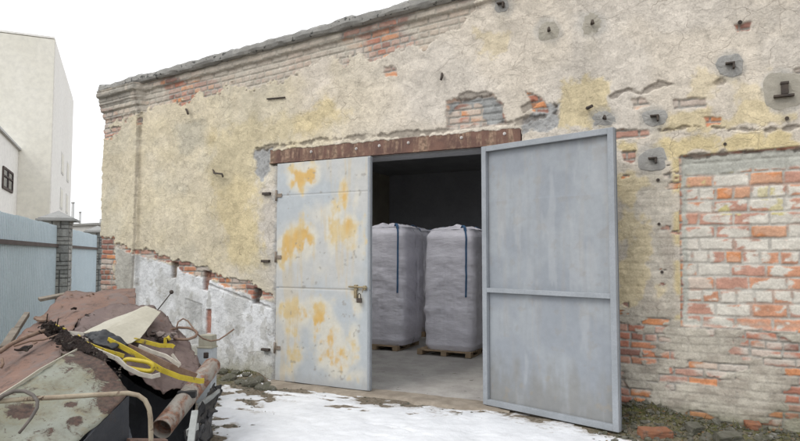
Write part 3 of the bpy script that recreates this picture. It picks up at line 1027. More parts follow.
def place(mesh_bm_or_me, hinge, ang):
    mt = Matrix.Translation(Vector(hinge)) @ Matrix.Rotation(ang, 4, 'Z')
    mesh_bm_or_me.transform(mt)
    return mesh_bm_or_me


def swing(m, hinge, ang):
    bmesh.ops.transform(m.bm, matrix=Matrix.Translation(Vector(hinge)) @ Matrix.Rotation(ang, 4, 'Z'), verts=m.bm.verts[:])
    return m


HL = (XL + .004, -0.05, 0.03); AL = math.radians(-1.2)
me = grid_mesh("door", A, -0.004 + dent, B, color=col)
place(me, HL, AL)
dl = link_mesh("door", me, M['door_sheet'], wh)
dl["label"] = "left door leaf, shut, pale grey sheet with orange rust blotches"
m = MB()
t = 0.045
for c, s_ in (((t / 2, .024, LH / 2), (t, .045, LH)), ((LW - t / 2, .024, LH / 2), (t, .045, LH)), ((LW / 2, .024, t / 2), (LW - 2 * t, .045, t)),
              ((LW / 2, .024, LH - t / 2), (LW - 2 * t, .045, t)), ((LW / 2, .024, 1.3), (LW - 2 * t, .045, t))):
    m.box(c, s_, bevel=.003)
swing(m, HL, AL).build("frame", M['door_frame'], dl)
m = MB(); m.box((LW - .02, -.010, LH / 2), (.028, .006, LH - .02), bevel=.002)
swing(m, HL, AL).build("edge_strip", M['door_frame'], dl)
for py in (196, 257, 347):
    z = wall_pt(279, py).z - HL[2]
    m = MB()
    m.tube([(-.005, -.018, z - .075), (-.005, -.018, z + .075)], .014, 10)
    m.box((.045, -.013, z), (.085, .008, .05), bevel=.002)
    swing(m, HL, AL).build("hinge", M['hinge'], dl)
# bolt lock and padlock
lz = wall_pt(363, 288).z - HL[2]
m = MB()
m.tube([(LW - .30, -.035, lz + .02), (LW - .03, -.035, lz + .015)], .011, 8)
m.box((LW - .20, -.020, lz + .01), (.045, .03, .07), bevel=.004)
m.box((LW - .205, -.022, lz - .06), (.035, .03, .13), bevel=.004)
m.box((LW - .07, -.020, lz + .01), (.035, .03, .055), bevel=.004)
m.tube([(LW - .09, -.04, lz), (LW - .085, -.05, lz - .05)], .006, 6)
swing(m, HL, AL).build("bolt_lock", M['brass'], dl)
m = MB()
m.box((LW - .135, -.045, lz - .15), (.07, .03, .06), bevel=.008)
m.tube([(LW - .158, -.045, lz - .12), (LW - .155, -.045, lz - .075), (LW - .135, -.045, lz - .06), (LW - .115, -.045, lz - .075), (LW - .112, -.045, lz - .12)], .006, 8)
swing(m, HL, AL).build("padlock", M['black_iron'], dl)

# right leaf, swung wide open, its inner side with the tube frame to us
hx, hy = XR - .0, -0.06
LW = 1.61                                  # this leaf is the wider one
AR = -math.atan2(0.50, 1.53)
HR = (hx, hy, 0.03)
A, B, dent = leaf_sheet(100, 200, None, LW)
n4 = fbm(A * 2.2 + 7, B * 2.2, 421, 5); n5 = fbm(A * 9, B * 2.0, 422, 5); n6 = fbm(A * 10, B * 10, 423, 4)
col = lerp3(np.array([0.245, 0.265, 0.29]) * np.ones(3), np.array([0.285, 0.305, 0.325]), ss(.38, .62, n4))
col = lerp3(col, np.array([0.33, 0.345, 0.36]), 0.5 * ss(.56, .66, n5))
run = fbm(A * 14, B * .9, 437, 4)
col = lerp3(col, np.array([0.33, 0.29, 0.24]), .15 * ss(.58, .70, run))
col = lerp3(col, np.array([0.20, 0.205, 0.21]), 0.18 * ss(.56, .66, fbm(A * 20, B * 1.4, 438, 4)) * ss(.4, .6, n4))
st = ss(.55, .05, B + (n5 - .5) * .9 + (n6 - .5) * .3)
col = lerp3(col, np.array([0.20, 0.195, 0.18]), st * .65)
col = lerp3(col, np.array([0.25, 0.23, 0.20]), ss(.66, .72, n6) * (.25 + .5 * st))
ln = ss(.012, .003, np.abs(B - 2.33))
col = lerp3(col, np.array([0.30, 0.33, 0.37]), ln * .4)
me = grid_mesh("door", A, 0.012 + dent * .8, B, color=col)
place(me, HR, AR)
dr = link_mesh("door", me, M['door_sheet'], wh)
dr["label"] = "right door leaf, swung wide open, blue-grey with a tube frame on its inner side"
m = MB()
m.box((LW / 2, 0.028, LH / 2), (LW - .004, .004, LH - .004))
swing(m, HR, AR).build("outer_skin", M['door_frame'], dr)
t = 0.062
fr = []
for c, s_ in (((t / 2, -.02, LH / 2), (t, .05, LH)), ((LW - t / 2, -.02, LH / 2), (t, .05, LH)), ((LW / 2, -.02, t / 2), (LW - 2 * t, .05, t)),
              ((LW / 2, -.02, LH - t / 2), (LW - 2 * t, .05, t)), ((LW / 2, -.02, 1.30), (LW - 2 * t, .05, t * .8))):
    m = MB()
    m.box(c, s_, bevel=.004)
    swing(m, HR, AR).build("frame_bar", M['door_frame'], dr)
for z in (.5, 1.5, 2.55):
    m = MB()
    m.tube([(-.012, 0, z - .08), (-.012, 0, z + .08)], .016, 10)
    swing(m, HR, AR).build("hinge", M['hinge'], dr)

# ------------------------------------------------------------------ big bags on pallets inside
def m_fabric():
    t = NT("woven_bag_fabric")
    c = t.mix(t.ramp(t.noise(3, 5), .35, .65), (0.69, 0.68, 0.735), (0.60, 0.59, 0.645))
    w = t.noise(60, 2, .5, vec=t.scaled((1, 1, .2)))
    t.bump(t.math('ADD', t.noise(9, 6, .7, vec=t.scaled((.5, .5, 2.0))), t.math('MULTIPLY', w, .15)), .5, .03)
    return t.out(c, .6, 0, .3)


M['bag'] = m_fabric()
M['film'] = weathered("liner_film", (0.55, 0.56, 0.6), (0.42, 0.43, 0.46), 6, rough=.35, bump=.3)
M['strap'] = weathered("blue_webbing", (0.07, 0.15, 0.27), (0.05, 0.11, 0.21), 8, rough=.8)
M['wood'] = weathered("pallet_wood", (0.36, 0.27, 0.18), (0.27, 0.20, 0.13), 6, rough=.9)
M['old_wood'] = weathered("weathered_wood", (0.27, 0.235, 0.19), (0.17, 0.145, 0.12), 9, rough=.95, bump=.6)


def big_bag(name_label, cx, cy, w, h, rz, seed):
    base = Vector((cx, cy, 0.102))
    h = h + .045
    root = thing("big_bag", base, name_label, "bulk bag", "white bulk bags in the warehouse")
    nt, nh = 160, 120
    th_ = np.linspace(0, 2 * np.pi, nt)
    hh = np.linspace(0, 1, nh)
    Tt, Hh = np.meshgrid(th_, hh)
    ex = 6.0
    r = 1 / (np.abs(np.cos(Tt)) ** ex + np.abs(np.sin(Tt)) ** ex) ** (1 / ex)
    prof_ = 0.5 * w * (0.965 + 0.05 * np.sin(np.pi * np.clip(Hh * 1.02, 0, 1)) ** .7) * np.where(Hh < .04, .93 + Hh * 1.75, 1)
    prof_ = prof_ * (1 + 0.012 * np.sin(Hh * 34 + 4 * vnoise(Tt * 1.5, Hh * 5, seed)))
    fold = (fbm(np.cos(Tt) * 1.6 + 5, np.sin(Tt) * 1.6 + Hh * 13, seed, 4) - .5) * 0.026
    fold = fold + (fbm(np.cos(Tt) * 7 + 5, np.sin(Tt) * 7 + Hh * 1.6, seed + 2, 4) - .5) * 0.034
    fold = fold - .006 * np.exp(-((np.mod(Tt * 6 / np.pi + .5, 1) - .5) / .03) ** 2)
    fold = fold + (fbm(np.cos(Tt) * 5 + Hh * 2, np.sin(Tt) * 5 + Hh * 40, seed + 4, 3) - .5) * 0.022
    R = r * prof_ + fold * np.sin(np.pi * np.clip(Hh * 1.05 + .03, 0, 1)).clip(.25, 1)
    lean = 0.03 * Hh
    top_soft = ss(.93, 1.0, Hh)
    R = R * (1 - .10 * top_soft)
    X_, Y_, Z_ = R * np.cos(Tt) + lean, R * np.sin(Tt), Hh * h - .03 * top_soft * (fbm(Tt * 2, Hh, seed + 9, 2))
    c_, s_ = math.cos(rz), math.sin(rz)
    gX, gY = cx + X_ * c_ - Y_ * s_, cy + X_ * s_ + Y_ * c_
    me_ = grid_mesh("body", gX, gY, Z_ + .102)
    link_mesh("body", me_, M['bag'], root)
    # top: slack gathered cover with the tied spout
    rr = np.linspace(0.02, 1, 30)
    T2, R2 = np.meshgrid(th_, rr)
    rtop = np.interp(T2.ravel(), th_, R[-1]).reshape(T2.shape)
    zz = h + 0.102 + 0.075 * (1 - R2 ** 2.0) * (0.2 + 1.6 * fbm(np.cos(T2) * R2 * 3, np.sin(T2) * R2 * 3, seed + 20, 4)) + (fbm(np.cos(T2) * R2 * 7, np.sin(T2) * R2 * 7, seed + 22, 3) - .5) * .05 * (1 - R2)
    zz = zz - .012
    lx = R2 * rtop * np.cos(T2) + .03; ly = R2 * rtop * np.sin(T2)
    me_ = grid_mesh("top_cover", cx + lx * c_ - ly * s_, cy + lx * s_ + ly * c_, zz)
    link_mesh("top_cover", me_, M['bag'], root)
    # lifting straps: sewn down the corners, standing loops on top
    for k, (sx_, sy_) in enumerate(((1, -1), (-1, .3), (1, 1), (-1, 1))):
        a = math.atan2(sy_, sx_ * .72)
        pts_ = []
        for j in range(16):
            hv = .98 - j * .036
            i_h = int(hv * (nh - 1)); i_t = int((a % (2 * math.pi)) / (2 * math.pi) * (nt - 1))
            rad = R[i_h, i_t] + .012
            x_, y_ = rad * math.cos(a) + .03 * hv, rad * math.sin(a)
            pts_.append((cx + x_ * c_ - y_ * s_, cy + x_ * s_ + y_ * c_, hv * h + .102))
        tx, ty = -math.sin(a), math.cos(a)
        wd = (tx * c_ - ty * s_, tx * s_ + ty * c_, 0)
        m = MB(); m.strip(pts_, .032, .005, wd)
        p0 = Vector(pts_[0]); ctr_ = Vector((cx, cy, p0.z))
        inw = (ctr_ - p0).normalized()
        m.strip([p0, p0 + inw * .03 + Vector((0, 0, .06)), p0 + inw * .12 + Vector((0, 0, .10)), p0 + inw * .2 + Vector((0, 0, .05))], .05, .006, wd)
        m.build("strap", M['strap'], root)
    return root


def pallet(cx, cy, w, d, label, seed):
    root = thing("pallet", (cx, cy, .006), label, "pallet", "wooden pallets under the bulk bags")
    for sx_ in (-1, 0, 1):
        m = MB(); m.box((cx + sx_ * (w / 2 - .05), cy, .018), (.10, d, .018), bevel=.002); m.build("bottom_board", M['wood'], root)
        for sy_ in (-1, 0, 1):
            m = MB(); m.box((cx + sx_ * (w / 2 - .05), cy + sy_ * (d / 2 - .06), .0525), (.10, .12, .05), bevel=.003); m.build("block", M['wood'], root)
    for k in range(7):
        y = cy - d / 2 + .05 + k * (d - .10) / 6
        m = MB(); m.box((cx, y, .0895), (w, .10, .022), bevel=.002); m.build("deck_board", M['wood'], root)
    return root


pr = ground_pt(470.5, 359, 0.0); pl_ = ground_pt(418.5, 354, 0.0)
wr = pr.x - pl_.x
cyr = (pr.y + pl_.y) / 2 + .45
pallet((pr.x + pl_.x) / 2, cyr, max(.95, wr), .95, "wooden pallet under the bag seen in full beside the open door leaf", 1)
big_bag("white bulk bag with blue strap, seen in full in the right half of the doorway", (pr.x + pl_.x) / 2 + .06, cyr, .93, 2.03, 0.0, 11)
q = ground_pt(402, 352, 0.0)
pallet(q.x - .56, q.y + .45, .95, .95, "wooden pallet under the bag half hidden behind the rusty door leaf", 2)
big_bag("white bulk bag half hidden behind the rust-blotched door leaf", q.x - .45, q.y + .47, .97, 2.10, 0.0, 23)
# a second row stands in the dark behind
for (px, py, s_, lab) in ((452, 338, 31, "bulk bag deep in the dark behind the bag seen in full"), (404, 336, 37, "bulk bag deep in the dark behind the half hidden bag")):
    q = ground_pt(px, py, 0)
    big_bag(lab, q.x, q.y + .5, .95, 2.1, 0.0, s_)
    pallet(q.x, q.y + .5, .95, .95, "wooden pallet of a bulk bag standing in the back row", s_)

# ------------------------------------------------------------------ fence and pillars
M['fence'] = weathered("blue_grey_sheet", (0.54, 0.63, 0.68), (0.49, 0.585, 0.64), 1.5, rough=.5, bump=.05, spec=.4)
M['rail'] = weathered("fence_rail", (0.075, 0.055, 0.05), (0.10, 0.08, 0.07), 3, rough=.8)
M['stone'] = None


def m_stone():
    t = NT("split_stone_blocks")
    a = t.attr("albedo").outputs["Color"]
    v = t.ramp(t.noise(9, 7, .7), .3, .7, .75, 1.25)
    comb = t.n.new("ShaderNodeCombineColor")
    for i in range(3): t.l.new(v, comb.inputs[i])
    t.bump(t.noise(18, 7, .7), .8, .03)
    return t.out(t.mix(1.0, a, comb.outputs[0], 'MULTIPLY'), .95, 0, .15)


M['stone'] = m_stone()
M['cap'] = weathered("cap_concrete", (0.30, 0.30, 0.29), (0.24, 0.24, 0.23), 4, rough=.95, bump=.5)
FA, FB = at(0, 254, 11.0), at(90, 254, 23.2)
FA.z = FB.z = 0
fdir = (FB - FA).normalized()
fnor = Vector((fdir.y, -fdir.x, 0))
if fnor.dot(Vector((0, -DC, 0)) - FA) < 0: fnor = -fnor
FH = 2.5


def f_hit(px):
    """distance along the fence line seen at photo column px"""
    v = ray(px, 254)
    # FA + s*fdir = c + t*v
    A_ = np.array([[fdir.x, -v[0]], [fdir.y, -v[1]]])
    return float(np.linalg.solve(A_, np.array([_c[0] - FA.x, _c[1] - FA.y]))[0])


s1, s2 = f_hit(57.5), f_hit(97)


def fence(sa, sb, label):
    root = thing("metal_fence", FA + fdir * (sa + sb) / 2, label, "fence", "corrugated metal fence")
    n = max(1, int(round((sb - sa) / 1.12)))
    for k in range(n):
        a, b = sa + (sb - sa) * k / n, sa + (sb - sa) * (k + 1) / n
        ss_ = []
        prof = []
        pitch = 0.115
        m_ = int((b - a) / pitch)
        for j in range(m_):
            o_ = a + (b - a) * j / m_
            p_ = (b - a) / m_
            prof += [(o_, 0), (o_ + p_ * .52, 0), (o_ + p_ * .62, .02), (o_ + p_ * .9, .02)]
        prof += [(b - .004, 0)]
        zs_ = np.array([.05, FH])
        PX_ = np.array([[FA.x + fdir.x * s_ + fnor.x * o_ for s_, o_ in prof]] * 2)
        PY_ = np.array([[FA.y + fdir.y * s_ + fnor.y * o_ for s_, o_ in prof]] * 2)
        PZ_ = np.array([[.05] * len(prof), [FH + .012 * (k % 2)] * len(prof)])
        me_ = grid_mesh("panel", PX_, PY_, PZ_, smooth=False)
        link_mesh("panel", me_, M['fence'], root)
    m = MB(); p, q_ = FA + fdir * sa + fnor * .045, FA + fdir * sb + fnor * .045
    m.bar(p + Vector((0, 0, 1.965)), q_ + Vector((0, 0, 1.965)), .04, .085)
    m.build("rail", M['rail'], root)
    m = MB(); p, q_ = FA + fdir * sa - fnor * .05, FA + fdir * sb - fnor * .05
    m.bar(p + Vector((0, 0, .5)), q_ + Vector((0, 0, .5)), .04, .06)
    m.build("back_rail", M['rail'], root)
    return root


PW = .60
fence(-7.0, s1 - PW / 2, "pale blue corrugated metal fence left of the nearer stone pillar")
fence(s1 + PW / 2, s2 - PW / 2, "pale blue corrugated fence section between the two stone pillars")


def pillar(s_, label, seed):
    base = FA + fdir * s_
    root = thing("stone_pillar", base, label, "pillar", "stone pillars of the fence")
    H_ = 2.62
    w = PW / 2
    # square column skinned with split-stone blocks
    per = np.linspace(0, 4, 161)
    zz_ = np.linspace(0, H_, 150)
    P_, Z_ = np.meshgrid(per, zz_)
    side = np.clip(np.floor(P_), 0, 3); fr_ = P_ - side
    cx4 = np.array([-1, 1, 1, -1, -1]); cy4 = np.array([-1, -1, 1, 1, -1])
    si = side.astype(int)
    ux = cx4[si] * (1 - fr_) + cx4[si + 1] * fr_
    uy = cy4[si] * (1 - fr_) + cy4[si + 1] * fr_
    row = np.floor(Z_ / .22); fz = Z_ / .22 - row
    nb = 2 + (_h(row, side, seed) > .4)
    cb = np.floor(fr_ * nb + .0); fxx = fr_ * nb - cb
    sub = _h(cb, row * 7 + side, seed + 2) > .55
    fz2 = np.where(sub, np.mod(fz * 2, 1), fz)
    d_ = np.minimum(np.minimum(fxx, 1 - fxx) * PW / nb, np.minimum(fz2, 1 - fz2) * np.where(sub, .11, .22))
    bl = ss(.006, .02, d_)
    out_ = 1 + .05 * bl + .05 * (fbm(P_ * 6, Z_ * 9, seed, 4) - .5) * bl
    hue = _h(cb + 5 * np.floor(fz * np.where(sub, 2, 1)), row * 3 + side, seed + 5)
    colr = lerp3(np.array([.26, .265, .255]) * np.ones(3), np.array([.37, .365, .34]), hue)
    colr = lerp3(np.array([.11, .11, .105]), colr, bl)
    gx_ = base.x + (fdir.x * ux + fnor.x * uy) * w * out_
    gy_ = base.y + (fdir.y * ux + fnor.y * uy) * w * out_
    me_ = grid_mesh("shaft", gx_, gy_, Z_, color=colr, smooth=False)
    link_mesh("shaft", me_, M['stone'], root)
    rot = Matrix((fdir, fnor, Vector((0, 0, 1)))).transposed()
    m = MB()
    m.box(base + Vector((0, 0, H_ + .03)), (PW + .34, PW + .34, .06), rot, bevel=.012)
    m.box(base + Vector((0, 0, H_ + .075)), (PW + .24, PW + .24, .03), rot, bevel=.008)
    vs0 = [m.bm.verts.new(base + Vector((0, 0, H_ + .09)) + fdir * a * (PW / 2 + .10) + fnor * b * (PW / 2 + .10)) for a, b in ((-1, -1), (1, -1), (1, 1), (-1, 1))]
    ap = m.bm.verts.new(base + Vector((0, 0, H_ + .30)))
    for i in range(4): m.bm.faces.new((vs0[i], vs0[(i + 1) % 4], ap))
    m.build("cap", M['cap'], root)
    return root


pillar(s1, "grey split-stone pillar with pyramid cap, the nearer one between fence panels", 3)
pillar(s2, "grey split-stone pillar with pyramid cap right beside the warehouse corner", 5)

# ------------------------------------------------------------------ buildings behind
M['cream'] = weathered("cream_render", (0.76, 0.735, 0.66), (0.71, 0.685, 0.60), .25, rough=.9, bump=.1, spots=(0.66, 0.635, 0.56), spot_lo=.64, spot_scale=.9)
M['cream2'] = weathered("white_render", (0.80, 0.785, 0.745), (0.77, 0.75, 0.71), .3, rough=.9, bump=.1)
M['glass'] = weathered("dark_glass", (0.045, 0.05, 0.055), (0.07, 0.075, 0.08), .6, rough=.12, bump=.02, spec=.5)
M['grey_block'] = weathered("pale_grey_render", (0.50, 0.50, 0.49), (0.44, 0.44, 0.43), .3, rough=.9, bump=.1)
M['window_frame'] = weathered("window_frame_paint", (0.66, 0.655, 0.63), (0.6, 0.6, 0.575), 2, rough=.6)
HB = 15.0
Cn = at(48, 254, 37.2); Fr = at(68.5, 254, 52.0)
Cn.z = Fr.z = 0
d1 = (Fr - Cn).normalized(); d2 = Vector((-d1.y, d1.x, 0))
if d2.x > 0: d2 = -d2
rot1 = Matrix((d1, d2, Vector((0, 0, 1)))).transposed()
LB = (Fr - Cn).length
bw = thing("apartment_building", Cn + d1 * LB / 2 + d2 * 10, "tall cream and white block without windows on its near face, behind the blue fence", "building")
m = MB(); m.box(Cn + d1 * LB / 2 + d2 * 10 + Vector((0, 0, HB / 2)), (LB, 20, HB), rot1); m.build("wall", M['cream'], bw)
m = MB(); m.box(Cn + d1 * LB / 2 + d2 * 10 + Vector((0, 0, HB + .12)), (LB - .02, 19.98, .12), rot1); m.build("roof_edge", M['cream2'], bw)
m = MB(); m.box(Cn + d1 * (LB / 2 - .05) - d2 * .03 + Vector((0, 0, HB / 2 - .05)), (LB - .2, .06, HB - .2), rot1); m.build("bright_side_skin", M['cream2'], bw)  # whiter render over this side, its sky brightness put into the colour
for r_ in range(3):
    for c_ in range(2):
        p = Cn + d1 * (7.0 + c_ * 5) - d2 * .065 + Vector((0, 0, 3.2 + r_ * 2.5))
        m = MB(); m.box(p, (1.9, .05, 1.5), rot1); w_ = m.build("window", M['window_frame'], bw)
        m = MB(); m.box(p - d2 * .03 + d1 * .47, (.8, .03, 1.3), rot1); m.box(p - d2 * .03 - d1 * .47, (.8, .03, 1.3), rot1); m.build("pane", M['cream'], w_)
# lower wing with the dark window
v = ray(15, 254)
A_ = np.array([[d2.x, -v[0]], [d2.y, -v[1]]])
sP = float(np.linalg.solve(A_, np.array([_c[0] - Cn.x, _c[1] - Cn.y]))[0])
Pw = Cn + d2 * sP
dP = (Pw - Vector(_c)).dot(Vector(_f))
hw = HC + dP * (254 - 149.5) / F
wing = thing("low_annex", Pw - d1 * 5 + d2 * 5, "lower cream wing with one dark window in front of the tall block", "building")
m = MB(); m.box(Pw - d1 * 5.02 + d2 * 5 + Vector((0, 0, hw / 2)), (10, 10, hw), rot1); m.build("wall", M['cream2'], wing)
m = MB(); m.box(Pw - d1 * 5.02 + d2 * 5 + Vector((0, 0, hw + .06)), (10.3, 10.3, .12), rot1); m.build("roof_edge", M['grey_block'], wing)


def on_face(px, py):
    v = ray(px, py)
    A_ = np.array([[d1.x, -v[0]], [d1.y, -v[1]]])
    s_, t_ = np.linalg.solve(A_, np.array([_c[0] - Pw.x, _c[1] - Pw.y]))
    return s_, _c[2] + t_ * v[2]


sa, za = on_face(11.5, 193); sb, zb = on_face(2.5, 166)
pc = Pw + d1 * (sa + sb) / 2 - d2 * .02 + Vector((0, 0, (za + zb) / 2))
ww, wh_ = abs(sb - sa), abs(zb - za) * .92
m = MB()
for k, (o_, s_) in enumerate((((0, wh_ / 2), (ww, .12)), ((0, -wh_ / 2), (ww, .14)), ((ww / 2, 0), (.12, wh_)), ((-ww / 2, 0), (.12, wh_)), ((0, 0), (.08, wh_)), ((0, wh_ * .1), (ww, .06)))):
    m.box(pc + d1 * o_[0] + Vector((0, 0, o_[1])), (s_[0] + k * .003, .10 + k * .006, s_[1] + k * .003), rot1)
wf = m.build("window", M['rail'], wing)
m = MB(); m.box(pc, (ww, .03, wh_), rot1); m.build("pane", M['glass'], wf)

# low grey sheds and two stacks in the distance
p0, p1 = at(58, 254, 64), at(128, 254, 58)
p0.z = p1.z = 0
u_ = (p1 - p0).normalized(); n_ = Vector((-u_.y, u_.x, 0))
rots = Matrix((u_, n_, Vector((0, 0, 1)))).transposed()
lowb = thing("distant_shed", (p0 + p1) / 2 + n_ * 4, "long low grey shed in the distance between the white block and the warehouse", "building")
Ls = (p1 - p0).length
m = MB(); m.box((p0 + p1) / 2 + n_ * 4 + Vector((0, 0, 2.3)), (Ls, 8, 4.6), rots); m.build("wall", M['grey_block'], lowb)
m = MB(); m.box((p0 + p1) / 2 + n_ * 4 + Vector((0, 0, 4.72)), (Ls + .4, 8.4, .22), rots); m.build("roof", M['cap'], lowb)
m = MB(); m.box((p0 + p1) / 2 + u_ * 1.2 + n_ * 3 + Vector((0, 0, 5.1)), (Ls * .4, 3, .55), rots); m.build("roof_ridge", M['grey_block'], lowb)
for px, top, d, r_, lab in ((71.5, 203, 78, .18, "taller of two thin chimney stacks in the distance"), (79, 212.5, 80, .14, "shorter of two thin chimney stacks in the distance")):
    b = at(px, 254, d); b.z = 0
    zt = HC + d * (254 - top) / F
    m = MB()
    m.tube([b, b + Vector((0, 0, zt))], r_, 14, rfun=lambda t_, r_=r_: r_ * (1.25 - .25 * t_))
    m.tube([b + Vector((0, 0, zt)), b + Vector((0, 0, zt + .15))], r_ * 1.25, 14)
    o = m.build("chimney_stack", M['grey_block'])
    tag(o, lab, "chimney", "thin chimney stacks in the distance")

# ------------------------------------------------------------------ the scrap heap
def m_oxide(name, ca, cb):
    t = NT(name)
    c = t.mix(t.ramp(t.noise(1.6, 6, .65), .35, .65), ca, cb)
    c = t.mix(t.ramp(t.noise(5, 8, .75, dist=.7), .50, .62), c, (0.155, 0.115, 0.10))
    c = t.mix(t.ramp(t.noise(3.2, 7, .75, dist=.5), .60, .70), c, (0.14, 0.075, 0.055))
    c = t.mix(t.ramp(t.noise(40, 4, .7), .62, .70), c, (0.10, 0.065, 0.05))
    st = t.noise(4, 6, .7, vec=t.scaled((.6, 3.5, 1)))
    c = t.mix(t.ramp(st, .55, .75, 0, .35), c, (0.30, 0.22, 0.185))
    c = t.mix(t.ramp(t.noise(7, 8, .8, dist=1.2), .54, .62, 0, .75), c, (0.06, 0.042, 0.035))
    t.bump(t.math('ADD', t.noise(12, 7, .7), t.math('MULTIPLY', t.noise(60, 4), .5)), .35, .012)
    return t.out(c, .75, 0, .3)


def m_pale(spots):
    t = NT("flaking_pale_paint")
    c = t.mix(t.ramp(t.noise(2.2, 6, .65), .35, .65), (0.225, 0.235, 0.20), (0.175, 0.175, 0.13))
    near = 0.0
    for (p, rad) in spots:                                   # where the rust has eaten in from a corner or a dent
        vd = t.n.new("ShaderNodeVectorMath"); vd.operation = 'DISTANCE'
        t.l.new(t.tc, vd.inputs[0]); vd.inputs[1].default_value = p
        near = t.math('MAXIMUM', near, t.ramp(vd.outputs["Value"], 0.0, rad, 1.0, 0.0))
    stn = t.ramp(t.noise(4.5, 8, .75, dist=.6), .50, .66)
    c = t.mix(t.math('MULTIPLY', t.math('MAXIMUM', stn, t.math('MULTIPLY', near, .8)), .6), c, (0.17, 0.135, 0.075))
    r_ = t.ramp(t.math('ADD', t.noise(9, 9, .76, dist=.4), t.math('MULTIPLY', near, .36)), .575, .66)
    c = t.mix(r_, c, t.mix(t.ramp(t.noise(30, 4), .35, .65), (0.04, 0.027, 0.022), (0.085, 0.05, 0.038)))
    c = t.mix(t.ramp(t.noise(30, 5, .7), .60, .66, 0, .85), c, (0.075, 0.05, 0.035))
    c = t.mix(t.ramp(t.noise(3, 7, .75, vec=t.scaled((2.5, 2.5, .6))), .48, .68, 0, .55), c, (0.105, 0.085, 0.06))
    t.bump(t.math('SUBTRACT', t.noise(25, 6, .7), r_), .4, .008)
    return t.out(c, .7, 0, .3)


M['oxide'] = m_oxide("red_oxide_sheet", (0.195, 0.115, 0.085), (0.145, 0.095, 0.078))
M['oxide_grey'] = m_oxide("greyed_oxide_sheet", (0.15, 0.108, 0.098), (0.12, 0.09, 0.083))
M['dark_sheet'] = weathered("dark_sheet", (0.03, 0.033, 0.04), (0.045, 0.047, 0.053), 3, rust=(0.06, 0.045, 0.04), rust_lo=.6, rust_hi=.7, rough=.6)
M['crust'] = weathered("black_rust_crust", (0.045, 0.033, 0.03), (0.08, 0.055, 0.045), 14, spots=(0.17, 0.15, 0.12), spot_lo=.62, spot_scale=22, rough=.95, bump=1.0, bdist=.02)
M['cream_sheet'] = weathered("cream_painted_sheet", (0.43, 0.405, 0.33), (0.38, 0.355, 0.285), 3, rust=(0.26, 0.19, 0.12), rust_lo=.68, rust_hi=.74, rust_scale=9, rough=.55, bump=.15)
M['yellow'] = weathered("yellow_paint", (0.50, 0.385, 0.03), (0.38, 0.29, 0.03), 8, rust=(0.19, 0.14, 0.07), rust_lo=.55, rust_hi=.64, rust_scale=14, rough=.5, bump=.15, spec=.4)
M['white_rubber'] = weathered("dirty_white_strip", (0.50, 0.47, 0.41), (0.38, 0.345, 0.29), 10, rough=.8)
M['rod'] = weathered("rusty_rod", (0.17, 0.105, 0.075), (0.25, 0.18, 0.135), 12, rough=.9, bump=.6)
M['tube_rust'] = weathered("beige_rusty_tube", (0.36, 0.31, 0.23), (0.26, 0.205, 0.15), 10, rust=(0.12, 0.07, 0.05), rust_lo=.55, rust_hi=.62, rust_scale=14, rough=.8, bump=.5)
M['pipe'] = weathered("rust_patched_pipe", (0.31, 0.285, 0.25), (0.255, 0.235, 0.205), 4, rust=(0.25, 0.125, 0.08), rust_lo=.44, rust_hi=.62, rust_scale=5.5, rough=.85, bump=.5)
M['black_plastic'] = weathered("black_plastic", (0.018, 0.018, 0.02), (0.03, 0.03, 0.032), 8, rough=.5, bump=.2)
M['grey_strip'] = weathered("grey_plastic", (0.36, 0.37, 0.36), (0.27, 0.28, 0.27), 8, rust=(.13, .10, .08), rust_lo=.6, rust_hi=.66, rough=.6)
M['rubber'] = weathered("old_hose", (0.09, 0.08, 0.072), (0.15, 0.13, 0.115), 14, rough=.8)
M['post_grey'] = weathered("post_paint", (0.42, 0.45, 0.47), (0.34, 0.36, 0.38), 8, rust=(.2, .15, .11), rust_lo=.62, rust_hi=.7, rough=.7)
M['post_beige'] = weathered("post_beige", (0.36, 0.345, 0.275), (0.30, 0.28, 0.22), 8, rough=.8)


def A3(*p): return [at(*q) for q in p]


wreck = thing("wrecked_cab", ground_pt(60, 420), "crumpled red-oxide sheet-metal body with a pale rust-eaten front panel, lying at the left", "scrap body")
PL = A3((135, 288, 7.0), (66, 291, 7.2), (38, 320, 6.3), (8, 347, 5.6), (-34, 378, 4.8), (-34, 424, 3.95), (0, 397, 4.15), (40, 370, 4.5), (74, 349, 4.9),
        (76, 318, 5.9), (120, 304, 6.6), (164, 309, 6.6), (190, 338, 6.0), (201, 362, 5.7), (190, 388, 5.3), (162, 392, 5.05), (142, 379, 4.95), (106, 356, 4.9))
m = MB(); m.sheet(A3((135, 288, 7.0), (100, 289.5, 7.1), (66, 291, 7.2), (38, 320, 6.3), (8, 347, 5.6), (-34, 378, 4.8), (-34, 424, 3.95), (0, 397, 4.15), (40, 370, 4.5), (60, 355, 4.8), (70, 334, 5.4), (78, 318, 5.9), (120, 306, 6.45), (136, 308, 6.5)),
                  [(0, 1, 12, 13), (1, 2, 11, 12), (2, 3, 11), (3, 4, 10, 11), (4, 5, 6, 7), (4, 7, 8), (4, 8, 9, 10)], th=.006, cuts=4, amp=.035, freq=2.2, seed=3, edge_amp=.008, smooth=True)
m.build("roof_plate", M['oxide'], wreck)
m = MB(); m.sheet(A3((60, 353, 4.83), (70, 334, 5.43), (78, 318.5, 5.93), (120, 305, 6.42), (152, 308, 6.4), (168, 316, 6.35), (180, 332, 6.1), (201, 362, 5.7), (190, 389, 5.3), (178, 388, 5.2), (160, 394, 5.05), (146, 384, 4.98), (128, 369, 4.93), (106, 356, 4.9), (84, 352, 4.88)),
                  [(0, 1, 14), (1, 2, 13, 14), (2, 3, 12, 13), (3, 4, 5, 11, 12), (5, 6, 10, 11), (6, 7, 9, 10), (7, 8, 9)], th=.006, cuts=4, amp=.045, freq=2.6, seed=4, edge_amp=.032, smooth=True)
m.build("bent_plate", M['oxide_grey'], wreck)


